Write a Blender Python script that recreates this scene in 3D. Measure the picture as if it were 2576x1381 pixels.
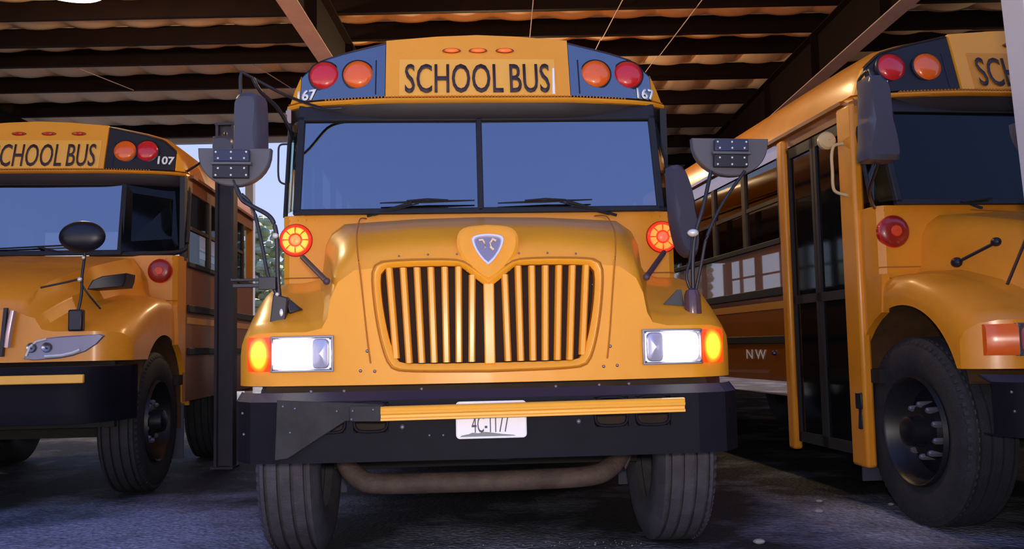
import bpy, math, random
import numpy as np
from mathutils import Matrix, Vector
random.seed(7)
PI = math.pi
SC = bpy.context.scene
COL = SC.collection
for o in list(bpy.data.objects):
    bpy.data.objects.remove(o, do_unlink=True)

# ---------------------------------------------------------------- camera
PITCH, ROLL, CAMH = 0.078432, 0.020087, 1.048
F = Vector((0, math.cos(PITCH), math.sin(PITCH)))
U0 = Vector((0, -math.sin(PITCH), math.cos(PITCH)))
X0 = Vector((1, 0, 0))
cr, sr = math.cos(ROLL), math.sin(ROLL)
CX_, CU_ = cr * X0 - sr * U0, sr * X0 + cr * U0
cam = bpy.data.cameras.new('camera')
cam.sensor_width = 36
cam.lens = 2263.7 / 2576 * 36
cam.clip_end = 400
co = bpy.data.objects.new('camera', cam)
COL.objects.link(co)
m = Matrix.Identity(4)
for i in range(3):
    m[i][0], m[i][1], m[i][2] = CX_[i], CU_[i], -F[i]
m[2][3] = CAMH
co.matrix_world = m
SC.camera = co

# ---------------------------------------------------------------- sky, sun, flash, exposure
SC.view_settings.view_transform = 'Standard'
SC.view_settings.look = 'None'
SC.view_settings.gamma = 1
SC.view_settings.use_curve_mapping = False
SC.view_settings.exposure = 0.08
W = bpy.data.worlds.new('world')
SC.world = W
W.use_nodes = True
nt = W.node_tree
nt.nodes.clear()
tc = nt.nodes.new('ShaderNodeTexCoord')
sx = nt.nodes.new('ShaderNodeSeparateXYZ')
rp = nt.nodes.new('ShaderNodeValToRGB')
bg = nt.nodes.new('ShaderNodeBackground')
wo = nt.nodes.new('ShaderNodeOutputWorld')
nt.links.new(tc.outputs['Generated'], sx.inputs[0])
nt.links.new(sx.outputs['Z'], rp.inputs[0])
nt.links.new(rp.outputs[0], bg.inputs[0])
nt.links.new(bg.outputs[0], wo.inputs[0])
el = rp.color_ramp.elements
el[0].position = 0.0
el[0].color = (0.60, 0.66, 0.80, 1)
el[1].position = 1.0
el[1].color = (0.16, 0.28, 0.86, 1)
e = el.new(0.2)
e.color = (0.50, 0.60, 0.96, 1)
e = el.new(0.55)
e.color = (0.27, 0.42, 0.98, 1)
bg.inputs[1].default_value = 1.05

def light(name, kind, loc, energy, color, **k):
    l = bpy.data.lights.new(name, kind)
    l.energy = energy
    l.color = color
    for a, b in k.items():
        setattr(l, a, b)
    o = bpy.data.objects.new(name, l)
    o.location = loc
    COL.objects.link(o)
    return o

sun = light('sun', 'SUN', (0, 30, 30), 13.0, (1, .90, .80), angle=0.02)
sun.rotation_euler = (math.radians(-38), math.radians(14), 0)     # high, from behind the shed: it lights the yard in front
flash = light('camera_flash', 'POINT', (0.03, -0.03, CAMH + 0.09), 260, (1, .90, .78), shadow_soft_size=0.05)

# ---------------------------------------------------------------- materials
def srgb(r, g, b):
    f = lambda c: (c / 255 / 12.92) if c / 255 <= .04045 else ((c / 255 + .055) / 1.055) ** 2.4
    return (f(r), f(g), f(b), 1)

def setin(n, **k):
    for a, b in k.items():
        n.inputs[a.replace('_', ' ')].default_value = b

def mat(name, col, rough=.5, metal=0., coat=0., coat_rough=.06, emit=None, es=0., var=0., vscale=4., bump=0., bscale=60., spec=.5, ior=1.5, col2=None, trans=0., alpha=1.):
    M = bpy.data.materials.new(name)
    M.use_nodes = True
    n = M.node_tree
    p = n.nodes['Principled BSDF']
    if len(col) == 3:
        col = (*col, 1)
    setin(p, Base_Color=col, Roughness=rough, Metallic=metal, Coat_Weight=coat, Coat_Roughness=coat_rough, Specular_IOR_Level=spec, IOR=ior, Transmission_Weight=trans, Alpha=alpha)
    if emit:
        setin(p, Emission_Color=(*emit[:3], 1), Emission_Strength=es)
    if var or bump:
        t = n.nodes.new('ShaderNodeTexCoord')
    if var:
        nz = n.nodes.new('ShaderNodeTexNoise')
        setin(nz, Scale=vscale, Detail=6., Roughness=.6)
        n.links.new(t.outputs['Object'], nz.inputs['Vector'])
        r = n.nodes.new('ShaderNodeValToRGB')
        r.color_ramp.elements[0].position = .32
        r.color_ramp.elements[1].position = .68
        r.color_ramp.elements[0].color = col2 if col2 else tuple(c * (1 - var) for c in col[:3]) + (1,)
        r.color_ramp.elements[1].color = col
        n.links.new(nz.outputs[0], r.inputs[0])
        n.links.new(r.outputs[0], p.inputs['Base Color'])
    if bump:
        b2 = n.nodes.new('ShaderNodeTexNoise')
        setin(b2, Scale=bscale, Detail=4.)
        n.links.new(t.outputs['Object'], b2.inputs['Vector'])
        bp = n.nodes.new('ShaderNodeBump')
        setin(bp, Strength=bump, Distance=.01)
        n.links.new(b2.outputs[0], bp.inputs['Height'])
        n.links.new(bp.outputs[0], p.inputs['Normal'])
    return M

M = {}
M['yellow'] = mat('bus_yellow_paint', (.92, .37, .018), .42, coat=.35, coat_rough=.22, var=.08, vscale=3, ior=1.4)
M['yellow_shaded'] = mat('bus_yellow_shaded', (.80, .29, .014), .42, coat=.35, coat_rough=.2, var=.15, vscale=3)  # bus yellow darkened for the side buses; their shade is in the colour
M['yellow_side_shaded'] = mat('bus_yellow_side_shaded', (.34, .105, .007), .3, coat=1., coat_rough=.02, var=.2, vscale=1.5)  # flank yellow: shade on the bus sides put into the colour
M['yellow_dull'] = mat('bus_yellow_side_shaded_matte', (.26, .08, .006), .5, coat=.15, coat_rough=.2, var=.2, vscale=1.5)  # matte left-bus flank, with its shade darkened into the colour
M['yellow_side_shaded'].node_tree.nodes['Principled BSDF'].inputs['Coat IOR'].default_value = 3.0
M['reflective'] = mat('reflective_yellow', (.95, .46, .05), .45, coat=.3, var=.05)
M['pale'] = mat('reflective_white_yellow', (.95, .50, .17), .5)
M['white'] = mat('white_vinyl', (.95, .95, .95), .5)
M['plate'] = mat('plate_white', (.88, .86, .95), .4, coat=.4)
M['navy'] = mat('plate_ink', (.03, .03, .09), .5)
M['letter'] = mat('black_lettering', (.045, .025, .03), .6)
M['blackgloss'] = mat('black_gloss_panel', (.006, .007, .01), .08, spec=.8, ior=2.45)
M['black'] = mat('black_metal', (.018, .018, .028), .42, coat=.2, var=.3, vscale=9)
M['rubber'] = mat('black_rubber', (.012, .012, .018), .6, var=.3, vscale=14)
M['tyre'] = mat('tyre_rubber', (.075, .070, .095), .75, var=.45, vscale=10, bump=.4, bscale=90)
M['bumper'] = mat('bumper_black_steel', (.0075, .0075, .014), .6, spec=.14, var=.3, vscale=5, bump=.03)
M['bracket'] = mat('worn_grey_bracket', (.030, .028, .034), .6, spec=.25, var=.4, vscale=12, bump=.05)
M['pipe'] = mat('rusty_pipe', (.11, .075, .065), .7, var=.5, vscale=9, bump=.5)
M['under'] = mat('undercarriage_dark', (.012, .009, .008), .8)
M['chrome'] = mat('chrome', (.75, .76, .85), .12, metal=1)
M['dullchrome'] = mat('dull_metal', (.32, .32, .38), .35, metal=.9)
M['mirrorback'] = mat('mirror_back_slate', (.055, .055, .085), .42, coat=.2)
M['mirrorback_warm'] = mat('mirror_back_plate', (.09, .085, .10), .45)
M['platenavy'] = mat('navy_plate', (.012, .018, .06), .35, coat=.3)
M['red'] = mat('red_lens', (.62, .015, .02), .22, coat=.6)
M['amber'] = mat('amber_lens', (.85, .13, .012), .22, coat=.6)
M['rim'] = mat('lamp_rim', (.008, .008, .02), .4)
M['clear'] = mat('marker_lens_lit', (.8, .08, .01), .3, emit=(1, .12, .02), es=.9)
M['head_on'] = mat('headlamp_lit', (1, .95, .85), .3, emit=(1, .86, .66), es=9)
M['head_edge'] = mat('headlamp_glass_glow', (.9, .9, .95), .2, emit=(1, .72, .45), es=.8)
M['head_off'] = mat('headlamp_glass', (.50, .50, .68), .3, metal=.3, coat=.5)
M['beige'] = mat('insulation_sheet', (.80, .63, .45), .8, var=.15, vscale=1.2)
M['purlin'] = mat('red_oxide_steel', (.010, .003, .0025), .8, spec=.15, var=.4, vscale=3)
M['flange'] = mat('primed_flange', (.62, .52, .52), .55, var=.2, vscale=3)
M['column'] = mat('dark_steel_column', (.050, .048, .065), .5, var=.3, vscale=5)
M['greysteel'] = mat('pale_steel', (.34, .34, .42), .5)
M['whitepost'] = mat('white_painted_metal', (.80, .90, 1.0), .45)
M['seam'] = mat('panel_gap', (.42, .14, .008), .7)
M['doorglass'] = mat('dark_door_glass', (.004, .005, .006), .06, spec=.3, ior=1.45)
M['cream'] = mat('cream_plastic', (.62, .45, .22), .4)
M['darkwall'] = mat('dark_wall_sheet', (.05, .04, .035), .8)
M['bark'] = mat('tree_bark', (.12, .08, .05), .9, bump=.5)
M['leaf'] = mat('tree_leaves', (.46, .52, .30), .7, var=.5, vscale=1.5, bump=.6, bscale=5)
M['leaf_dark'] = mat('dark_tree_leaves', (.02, .035, .012), .8, var=.5, vscale=1.5)
M['flap'] = mat('mud_flap', (.05, .05, .085), .6)
M['stone'] = mat('pale_stone', (.42, .40, .40), .8, var=.3, vscale=20)

def lensmat(name, edge, mid, core, es, rad):
    """a lit lens: the bulb behind it glows brightest at the lens centre (object coordinates)"""
    Mt = bpy.data.materials.new(name)
    Mt.use_nodes = True
    n = Mt.node_tree
    p = n.nodes['Principled BSDF']
    setin(p, Base_Color=(*edge, 1), Roughness=.25, Coat_Weight=.5)
    t = n.nodes.new('ShaderNodeTexCoord')
    mp = n.nodes.new('ShaderNodeMapping')
    mp.inputs['Scale'].default_value = rad
    ln = n.nodes.new('ShaderNodeVectorMath')
    ln.operation = 'LENGTH'
    r = n.nodes.new('ShaderNodeValToRGB')
    q = r.color_ramp.elements
    q[0].position = 0
    q[0].color = (*core, 1)
    q[1].position = 1
    q[1].color = (*edge, 1)
    k = q.new(.62)
    k.color = (*core, 1)
    k = q.new(.8)
    k.color = (*mid, 1)
    n.links.new(t.outputs['Object'], mp.inputs[0])
    n.links.new(mp.outputs[0], ln.inputs[0])
    n.links.new(ln.outputs['Value'], r.inputs[0])
    n.links.new(r.outputs[0], p.inputs['Emission Color'])
    p.inputs['Emission Strength'].default_value = es
    return Mt
M['turn_on'] = lensmat('turn_lens_lit', (.75, .045, .004), (1, .28, .01), (1, .86, .05), 1.3, (1 / .062, 1 / .09, 1 / .085))
M['ring_on'] = mat('cowl_lamp_lit', (1, .3, .05), .3, emit=(1, .50, .035), es=1.15)
M['ring_on2'] = mat('cowl_lamp_lit_dim', (1, .3, .05), .3, emit=(1, .26, .035), es=1.05)
M['core_on'] = mat('cowl_lamp_core', (1, .2, .05), .3, emit=(1, .27, .07), es=1.)
M['core_on2'] = mat('cowl_lamp_core_red', (1, .1, .05), .3, emit=(1, .12, .06), es=1.)
M['lens_on'] = mat('cowl_lamp_lens', (.8, .03, .01), .25, coat=.5, emit=(.8, .04, .01), es=.8)
M['bulb'] = mat('lamp_bulb_lit', (1, .8, .4), .4, emit=(1, .72, .26), es=6)

def glass(name, refl, tint, ior=1.5):
    """window glass: a mirror coat by Fresnel over a tinted see-through pane"""
    Mt = bpy.data.materials.new(name)
    Mt.use_nodes = True
    n = Mt.node_tree
    n.nodes.clear()
    o = n.nodes.new('ShaderNodeOutputMaterial')
    mx = n.nodes.new('ShaderNodeMixShader')
    tr = n.nodes.new('ShaderNodeBsdfTransparent')
    gl = n.nodes.new('ShaderNodeBsdfGlossy')
    fr = n.nodes.new('ShaderNodeFresnel')
    fr.inputs[0].default_value = ior
    tr.inputs[0].default_value = (*tint, 1)
    gl.inputs[0].default_value = (*refl, 1)
    gl.inputs['Roughness'].default_value = .015
    ge = n.nodes.new('ShaderNodeNewGeometry')      # the pane mirrors on its outer face only; leaving it is free
    mm = n.nodes.new('ShaderNodeMath'); mm.operation = 'MULTIPLY_ADD'
    n.links.new(ge.outputs['Backfacing'], mm.inputs[0])
    mm.inputs[1].default_value = -1
    mm.inputs[2].default_value = 1
    m2 = n.nodes.new('ShaderNodeMath'); m2.operation = 'MULTIPLY'
    n.links.new(fr.outputs[0], m2.inputs[0])
    n.links.new(mm.outputs[0], m2.inputs[1])
    n.links.new(m2.outputs[0], mx.inputs[0])
    n.links.new(tr.outputs[0], mx.inputs[1])
    n.links.new(gl.outputs[0], mx.inputs[2])
    n.links.new(mx.outputs[0], o.inputs[0])
    return Mt
M['glass'] = glass('windshield_glass', (.95, .97, 1), (.26, .28, .30), 3.7)
M['sideglass'] = glass('side_window_glass', (1, 1, 1), (.35, .37, .38), 1.55)
M['clearglass'] = glass('clear_window_glass', (1, 1, 1), (.97, .98, .98), 1.3)
M['cornerglass'] = glass('corner_glass', (1, 1, 1), (.65, .78, .72), 1.5)

# ---------------------------------------------------------------- mesh helpers
class MB:
    def __init__(s):
        s.v, s.f = [], []
    def add(s, vs, fs):
        b = len(s.v)
        s.v += [tuple(map(float, p)) for p in vs]
        s.f += [tuple(b + i for i in f) for f in fs]
        return s
    def box(s, x0, x1, y0, y1, z0, z1):
        vs = [(x, y, z) for x in (x0, x1) for y in (y0, y1) for z in (z0, z1)]
        return s.add(vs, [(0, 1, 3, 2), (4, 6, 7, 5), (0, 4, 5, 1), (2, 3, 7, 6), (0, 2, 6, 4), (1, 5, 7, 3)])
    def hexa(s, a, b):
        """two quads a, b (4 points each) joined"""
        return s.add(list(a) + list(b), [(3, 2, 1, 0), (4, 5, 6, 7), (0, 1, 5, 4), (1, 2, 6, 5), (2, 3, 7, 6), (3, 0, 4, 7)])
    def prism(s, poly, y0, y1, fy=None, bev=0.):
        """polygon in (x,z), extruded along y; fy(x,z) adds to y; bev shrinks the front edge"""
        n = len(poly)
        fy = fy or (lambda x, z: 0)
        cx = sum(p[0] for p in poly) / n
        cz = sum(p[1] for p in poly) / n
        rows = []
        if bev:
            sh = []
            for (x, z) in poly:
                d = math.hypot(x - cx, z - cz) or 1
                sh.append((x - (x - cx) / d * bev, z - (z - cz) / d * bev))
            rows.append([(x, y0 + fy(x, z), z) for x, z in sh])
            rows.append([(x, y0 + bev * .8 + fy(x, z), z) for x, z in poly])
        else:
            rows.append([(x, y0 + fy(x, z), z) for x, z in poly])
        rows.append([(x, y1 + fy(x, z), z) for x, z in poly])
        s.loft(rows, closed=True)
        b = len(s.v) - n * len(rows)
        s.f.append(tuple(b + i for i in range(n)))
        s.f.append(tuple(b + n * (len(rows) - 1) + i for i in reversed(range(n))))
        return s
    def loft(s, rows, closed=False):
        n = len(rows[0])
        b = len(s.v)
        for r in rows:
            s.v += [tuple(map(float, p)) for p in r]
        for i in range(len(rows) - 1):
            for j in range(n if closed else n - 1):
                k = (j + 1) % n
                s.f.append((b + i * n + j, b + i * n + k, b + (i + 1) * n + k, b + (i + 1) * n + j))
        return s
    def tube(s, path, r, n=10, cap=True):
        P = [Vector(p) for p in path]
        rows = []
        up = Vector((0, 0, 1))
        for i, p in enumerate(P):
            a = P[max(i - 1, 0)]
            c = P[min(i + 1, len(P) - 1)]
            d = (c - a).normalized()
            if abs(d.dot(up)) > .95:
                up = Vector((0, 1, 0)) if abs(d.y) < .9 else Vector((1, 0, 0))
            u = d.cross(up).normalized()
            w = d.cross(u).normalized()
            rr = r[i] if isinstance(r, (list, tuple)) else r
            rows.append([p + (u * math.cos(2 * PI * k / n) + w * math.sin(2 * PI * k / n)) * rr for k in range(n)])
        s.loft(rows, closed=True)
        if cap:
            b = len(s.v) - n * len(rows)
            s.f.append(tuple(b + i for i in range(n)))
            s.f.append(tuple(b + n * (len(rows) - 1) + i for i in reversed(range(n))))
        return s
    def lathe(s, prof, c, axis='x', n=40, cap=False):
        """prof: (along axis, radius)"""
        rows = []
        for a, r in prof:
            row = []
            for k in range(n):
                t = 2 * PI * k / n
                if axis == 'x':
                    row.append((c[0] + a, c[1] + r * math.cos(t), c[2] + r * math.sin(t)))
                elif axis == 'y':
                    row.append((c[0] + r * math.cos(t), c[1] + a, c[2] + r * math.sin(t)))
                else:
                    row.append((c[0] + r * math.cos(t), c[1] + r * math.sin(t), c[2] + a))
            rows.append(row)
        s.loft(rows, closed=True)
        if cap:
            b = len(s.v) - n * len(rows)
            s.f.append(tuple(b + i for i in range(n)))
            s.f.append(tuple(b + n * (len(rows) - 1) + i for i in reversed(range(n))))
        return s
    def ball(s, c, r, n=12, m_=8, sc=(1, 1, 1)):
        rows = []
        for i in range(m_ + 1):
            a = PI * i / m_
            rows.append([(c[0] + sc[0] * r * math.sin(a) * math.cos(2 * PI * k / n), c[1] + sc[1] * r * math.sin(a) * math.sin(2 * PI * k / n), c[2] + sc[2] * r * math.cos(a)) for k in range(n)])
        return s.loft(rows, closed=True)

def smooth_path(P, k=6):
    """Catmull-Rom through the points"""
    P = [Vector(p) for p in P]
    out = []
    for i in range(len(P) - 1):
        a, b, c, d = P[max(i - 1, 0)], P[i], P[i + 1], P[min(i + 2, len(P) - 1)]
        for j in range(k):
            t = j / k
            out.append(.5 * ((2 * b) + (c - a) * t + (2 * a - 5 * b + 4 * c - d) * t * t + (3 * b - a - 3 * c + d) * t ** 3))
    out.append(P[-1])
    return out

def obj(name, mb, m_, parent=None, smooth=True, bevel=0., origin=None, double=False):
    me = bpy.data.meshes.new(name)
    vs = mb.v
    if origin is not None:
        vs = [(x - origin[0], y - origin[1], z - origin[2]) for x, y, z in vs]
    me.from_pydata(vs, [], mb.f)
    me.update()
    import bmesh
    bm = bmesh.new()
    bm.from_mesh(me)
    bmesh.ops.recalc_face_normals(bm, faces=bm.faces)
    bm.to_mesh(me)
    bm.free()
    if smooth:
        for p in me.polygons:
            p.use_smooth = True
        me.set_sharp_from_angle(angle=math.radians(38))
    me.materials.append(m_ if not isinstance(m_, str) else M[m_])
    o = bpy.data.objects.new(name, me)
    COL.objects.link(o)
    if parent:
        o.parent = parent
    if origin is not None:
        o.location = origin
    if bevel:
        b = o.modifiers.new('bevel', 'BEVEL')
        b.width = bevel
        b.segments = 2
        b.limit_method = 'ANGLE'
    return o

def sub(o, parent):
    """parent under a part whose own origin may be moved"""
    o.parent = parent
    o.matrix_parent_inverse = Matrix.Translation(-parent.location)
    return o

def tag(o, label=None, cat=None, group=None, kind=None):
    if label: o['label'] = label
    if cat: o['category'] = cat
    if group: o['group'] = group
    if kind: o['kind'] = kind
    return o

def empty(name, loc, rz=0):
    o = bpy.data.objects.new(name, None)
    o.location = loc
    o.rotation_euler = (0, 0, rz)
    COL.objects.link(o)
    return o

def text(body, name, m_, parent, x, y, z, w, h, tilt=0., rz=0., bold=0., ext=.002, sx_fix=None):
    """lettering mesh, lower left corner at (x,y,z), fitted to w by h"""
    c = bpy.data.curves.new('lettering', 'FONT')
    c.body = body
    c.offset = bold
    c.space_word = .72
    c.space_character = 1.0
    c.extrude = 0.0
    c.resolution_u = 3
    t = bpy.data.objects.new('tmp', c)
    COL.objects.link(t)
    bpy.context.view_layer.update()
    dg = bpy.context.evaluated_depsgraph_get()
    me = bpy.data.meshes.new_from_object(t.evaluated_get(dg))
    bpy.data.objects.remove(t, do_unlink=True)
    xs = [v.co.x for v in me.vertices]
    ys = [v.co.y for v in me.vertices]
    ax, bx, ay, by = min(xs), max(xs), min(ys), max(ys)
    kx, ky = w / (bx - ax), h / (by - ay)
    for v in me.vertices:
        v.co = ((v.co.x - ax) * kx, (v.co.y - ay) * ky, 0)
    me.materials.clear()
    me.materials.append(M[m_])
    me.name = name
    o = bpy.data.objects.new(name, me)
    COL.objects.link(o)
    sol = o.modifiers.new('thick', 'SOLIDIFY')
    sol.thickness = ext
    o.location = (x, y, z)
    o.rotation_euler = (PI / 2 - tilt, 0, rz)
    o.parent = parent
    return o

def wrap(o, f):
    """lay flat lettering onto a curved panel; f(x, z) gives the panel's y"""
    x0, _, z0 = o.location
    for v in o.data.vertices:
        x, z = x0 + v.co.x, z0 + v.co.y
        v.co = (x, f(x, z), z)
    o.location = (0, 0, 0)
    o.rotation_euler = (0, 0, 0)
    o.data.update()
    return o

def interp(x, xs, ys):
    return float(np.interp(x, xs, ys))

# ================================================================ SETTING
# ground ------------------------------------------------------------
g = MB()
nx, ny = 120, 120
rows = []
for j in range(ny + 1):
    yy = -40 + 120 * (j / ny)
    rows.append([(-50 + 100 * i / nx, yy, 0) for i in range(nx + 1)])
g.loft(rows)
MG = bpy.data.materials.new('asphalt')
MG.use_nodes = True
n = MG.node_tree
p = n.nodes['Principled BSDF']
t = n.nodes.new('ShaderNodeTexCoord')
a1 = n.nodes.new('ShaderNodeTexNoise'); setin(a1, Scale=1.3, Detail=5., Roughness=.65)
a2 = n.nodes.new('ShaderNodeTexNoise'); setin(a2, Scale=26., Detail=6., Roughness=.75)
a3 = n.nodes.new('ShaderNodeTexVoronoi'); setin(a3, Scale=38.)
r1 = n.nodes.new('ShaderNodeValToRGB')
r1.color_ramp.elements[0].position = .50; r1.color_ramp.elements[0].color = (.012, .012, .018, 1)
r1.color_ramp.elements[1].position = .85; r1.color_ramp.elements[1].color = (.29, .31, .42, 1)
r2 = n.nodes.new('ShaderNodeValToRGB')
r2.color_ramp.elements[0].position = .35; r2.color_ramp.elements[0].color = (.45, .45, .45, 1)
r2.color_ramp.elements[1].position = .72; r2.color_ramp.elements[1].color = (1.9, 1.9, 1.9, 1)
mu = n.nodes.new('ShaderNodeMixRGB'); mu.blend_type = 'MULTIPLY'; mu.inputs[0].default_value = 1
for a in (a1, a2, a3):
    n.links.new(t.outputs['Object'], a.inputs['Vector'])
acc = None
for (px_, py_, rr_, am) in ((-2.3, 5.5, 1.5, .34), (-.15, 4.55, .95, .26), (2.1, 5.25, 1.1, .26), (.9, 4.4, .8, .12), (-5.5, 5.6, 1.2, .12)):  # skylight pools painted on the asphalt, its base darkened for shade
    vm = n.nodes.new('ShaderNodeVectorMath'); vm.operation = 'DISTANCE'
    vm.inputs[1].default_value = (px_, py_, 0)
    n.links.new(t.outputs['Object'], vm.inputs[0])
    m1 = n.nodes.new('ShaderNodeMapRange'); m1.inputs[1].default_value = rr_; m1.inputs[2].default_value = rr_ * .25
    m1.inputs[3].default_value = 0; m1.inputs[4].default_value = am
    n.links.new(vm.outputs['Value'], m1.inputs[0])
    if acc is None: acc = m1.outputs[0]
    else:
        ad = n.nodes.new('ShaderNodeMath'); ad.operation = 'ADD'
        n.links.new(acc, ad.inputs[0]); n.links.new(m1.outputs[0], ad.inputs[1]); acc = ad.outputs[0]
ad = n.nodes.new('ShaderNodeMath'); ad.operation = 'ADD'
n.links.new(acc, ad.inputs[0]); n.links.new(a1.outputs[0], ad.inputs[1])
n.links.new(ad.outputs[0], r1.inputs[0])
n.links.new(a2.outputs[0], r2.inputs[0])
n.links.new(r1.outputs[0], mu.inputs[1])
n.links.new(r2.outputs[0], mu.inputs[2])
# unseen pale yard in front of the shed, added to bounce sunlight
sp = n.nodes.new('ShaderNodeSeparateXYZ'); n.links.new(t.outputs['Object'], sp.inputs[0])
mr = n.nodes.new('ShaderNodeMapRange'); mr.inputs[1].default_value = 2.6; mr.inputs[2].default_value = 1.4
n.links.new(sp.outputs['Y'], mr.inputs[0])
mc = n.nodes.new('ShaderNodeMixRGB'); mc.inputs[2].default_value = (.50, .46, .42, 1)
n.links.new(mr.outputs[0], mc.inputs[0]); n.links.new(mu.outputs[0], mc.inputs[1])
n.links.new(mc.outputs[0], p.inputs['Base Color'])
bp = n.nodes.new('ShaderNodeBump'); setin(bp, Strength=.9, Distance=.012)
n.links.new(a3.outputs[0], bp.inputs['Height']); n.links.new(bp.outputs[0], p.inputs['Normal'])
setin(p, Roughness=.75)
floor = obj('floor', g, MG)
tag(floor, 'dark asphalt ground with pale skylight patches painted into its colour', kind='structure')

# roof --------------------------------------------------------------
ZP = 5.4                     # underside of the purlins
PH = .28                     # purlin height
py = [4.6, 5.5, 6.5, 7.5, 8.5, 9.5, 10.45, 11.48, 12.5, 13.4, 14.72, 16.28, 18.04, 19.9, 21.9, 24.0]
ceil = empty('ceiling', (0, 0, 0))
tag(ceil, kind='structure')
XL, XR, XM = -14.0, 11.0, -2.45
for i, y in enumerate(py):
    x0 = XL if y < 18.2 else XM
    # Z-section purlin: web with bottom and top flange
    b = MB()
    b.box(x0, XR, y, y + .012, ZP, ZP + PH)
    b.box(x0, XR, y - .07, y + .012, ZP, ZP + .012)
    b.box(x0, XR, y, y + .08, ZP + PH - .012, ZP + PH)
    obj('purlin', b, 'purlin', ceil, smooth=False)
    if i + 1 < len(py):
        # sagging insulation between two purlins, tucked up every 0.75 m
        y1 = py[i + 1]
        if y1 > 18.2: x0 = XM
        r = MB()
        rows = []
        N = int((XR - x0) / .0625)
        for k in range(9):
            v = k / 8
            row = []
            for q in range(N + 1):
                x = x0 + (XR - x0) * q / N
                ph = ((x + .21 * (i % 3)) / .75) % 1
                sg = .12 * (math.sin(PI * ph)) ** .6 * (math.sin(PI * min(max(v, 0), 1))) ** .35
                row.append((x, y + (y1 - y) * v, ZP + PH + .012 - sg))
            rows.append(row)
        r.loft(rows)
        obj('ceiling_panel', r, 'beige', ceil)
# opaque roof deck over the insulation
obj('roof_deck', MB().box(XL, XR, 4.55, 18.2, 5.72, 5.76).box(XM, XR, 18.2, 24.3, 5.72, 5.76), 'darkwall', ceil, smooth=False)
# girders: dark web, pale lower flange
def girder(x, y0, y1, zb, w=.22):
    gd = MB().box(x - .008, x + .008, y0, y1, zb + .015, ZP)
    for yy in np.arange(y0 + .8, y1, 2.4):
        gd.box(x - w / 2, x + w / 2, yy, yy + .01, zb + .015, ZP)
    gd.box(x - w / 2, x + w / 2, y0, y1, ZP - .015, ZP)
    o = obj('girder', gd, 'purlin', ceil, smooth=False)
    f = obj('girder_flange', MB().box(x - w / 2, x + w / 2, y0, y1, zb, zb + .015), 'flange', None, smooth=False)
    f.parent = o
    return o
girder(-2.32, 4.6, 24, 4.72)
girder(4.45, 4.6, 24, 4.75)
girder(-9.1, 4.6, 18.2, 4.72)
# thin sag rods between the purlins
for (xa, ya, xb, yb) in [(1.55, 10.4, 1.35, 12.6), (1.35, 12.6, 1.2, 14.6), (2.6, 10.2, 2.3, 13.4), (2.3, 13.4, 2.05, 16.2), (-6.6, 13.5, -6.2, 14.6), (-3.9, 13.5, -3.6, 14.7), (.35, 10.45, .32, 12.4)]:
    obj('sag_rod', MB().tube([(xa, ya, ZP + .02), (xb, yb, ZP - .02)], .007, 6), 'flange', ceil)
# rear lintel of the left bay, back wall of the middle bays
obj('rear_lintel', MB().box(XL, XM, 18.2, 18.35, 5.32, 5.66), 'greysteel', ceil, smooth=False)
wb = MB()
for k in range(60):
    x = XM + k * .225
    wb.box(x, x + .225, 24.2, 24.24, 0, 5.6)
    wb.box(x + .02, x + .09, 24.16, 24.2, 0, 5.6)
tag(obj('wall_back', wb, 'darkwall', smooth=False), kind='structure')
# white edge post in view; unseen front panels added to shade the right bus
wr = empty('wall_right', (0, 0, 0)); tag(wr, kind='structure')
MWR = Matrix.Translation((1.73, 3.0, 0)) @ Matrix.Rotation(.012, 4, 'Y')
post = obj('edge_post', MB().box(.02, .32, 0, .12, -.05, 3.4), 'whitepost', wr, smooth=False, bevel=.008)
post.matrix_world = Matrix.Translation((1.882, 3.0, 0)) @ Matrix.Rotation(-.050, 4, 'Y')
pf = obj('edge_trim', MB().box(-.012, .018, -.012, .12, -.05, 3.4), 'greysteel', wr, smooth=False, bevel=.004)
pf.matrix_world = post.matrix_world.copy()
for k in range(11):
    x = 2.0 + k * .5
    obj('unseen_wall_panel', MB().box(x, x + .49, 3.02, 3.06, 0, 3.38), 'greysteel', wr, smooth=False, bevel=.01)

wl = empty('unseen_wall_left', (0, 0, 0)); tag(wl, kind='structure')
for k in range(23):
    x = XL + k * .5
    if x + .49 < -5.4:
        obj('unseen_wall_panel', MB().box(x, x + .49, 4.40, 4.44, 0, 3.5), 'darkwall', wl, smooth=False, bevel=.01)  # unseen front panels added to keep yard light off the left bus
for k in range(14):
    obj('unseen_wall_panel', MB().box(XL, XL + .04, 4.45 + k, 5.44 + k, 0, 5.65), 'darkwall', wl, smooth=False, bevel=.01)
for k in range(20):
    obj('unseen_wall_panel', MB().box(XR, XR + .04, 3.1 + k * 1.05, 4.14 + k * 1.05, 0, 5.65), 'darkwall', wr, smooth=False, bevel=.01)
# ================================================================ BUS PARTS
def sweep(x):
    return interp(abs(x), [0, .3, .58, .70, .98, 1.08, 1.13, 1.165], [0, .008, .028, .045, .10, .165, .21, .29])

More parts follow.
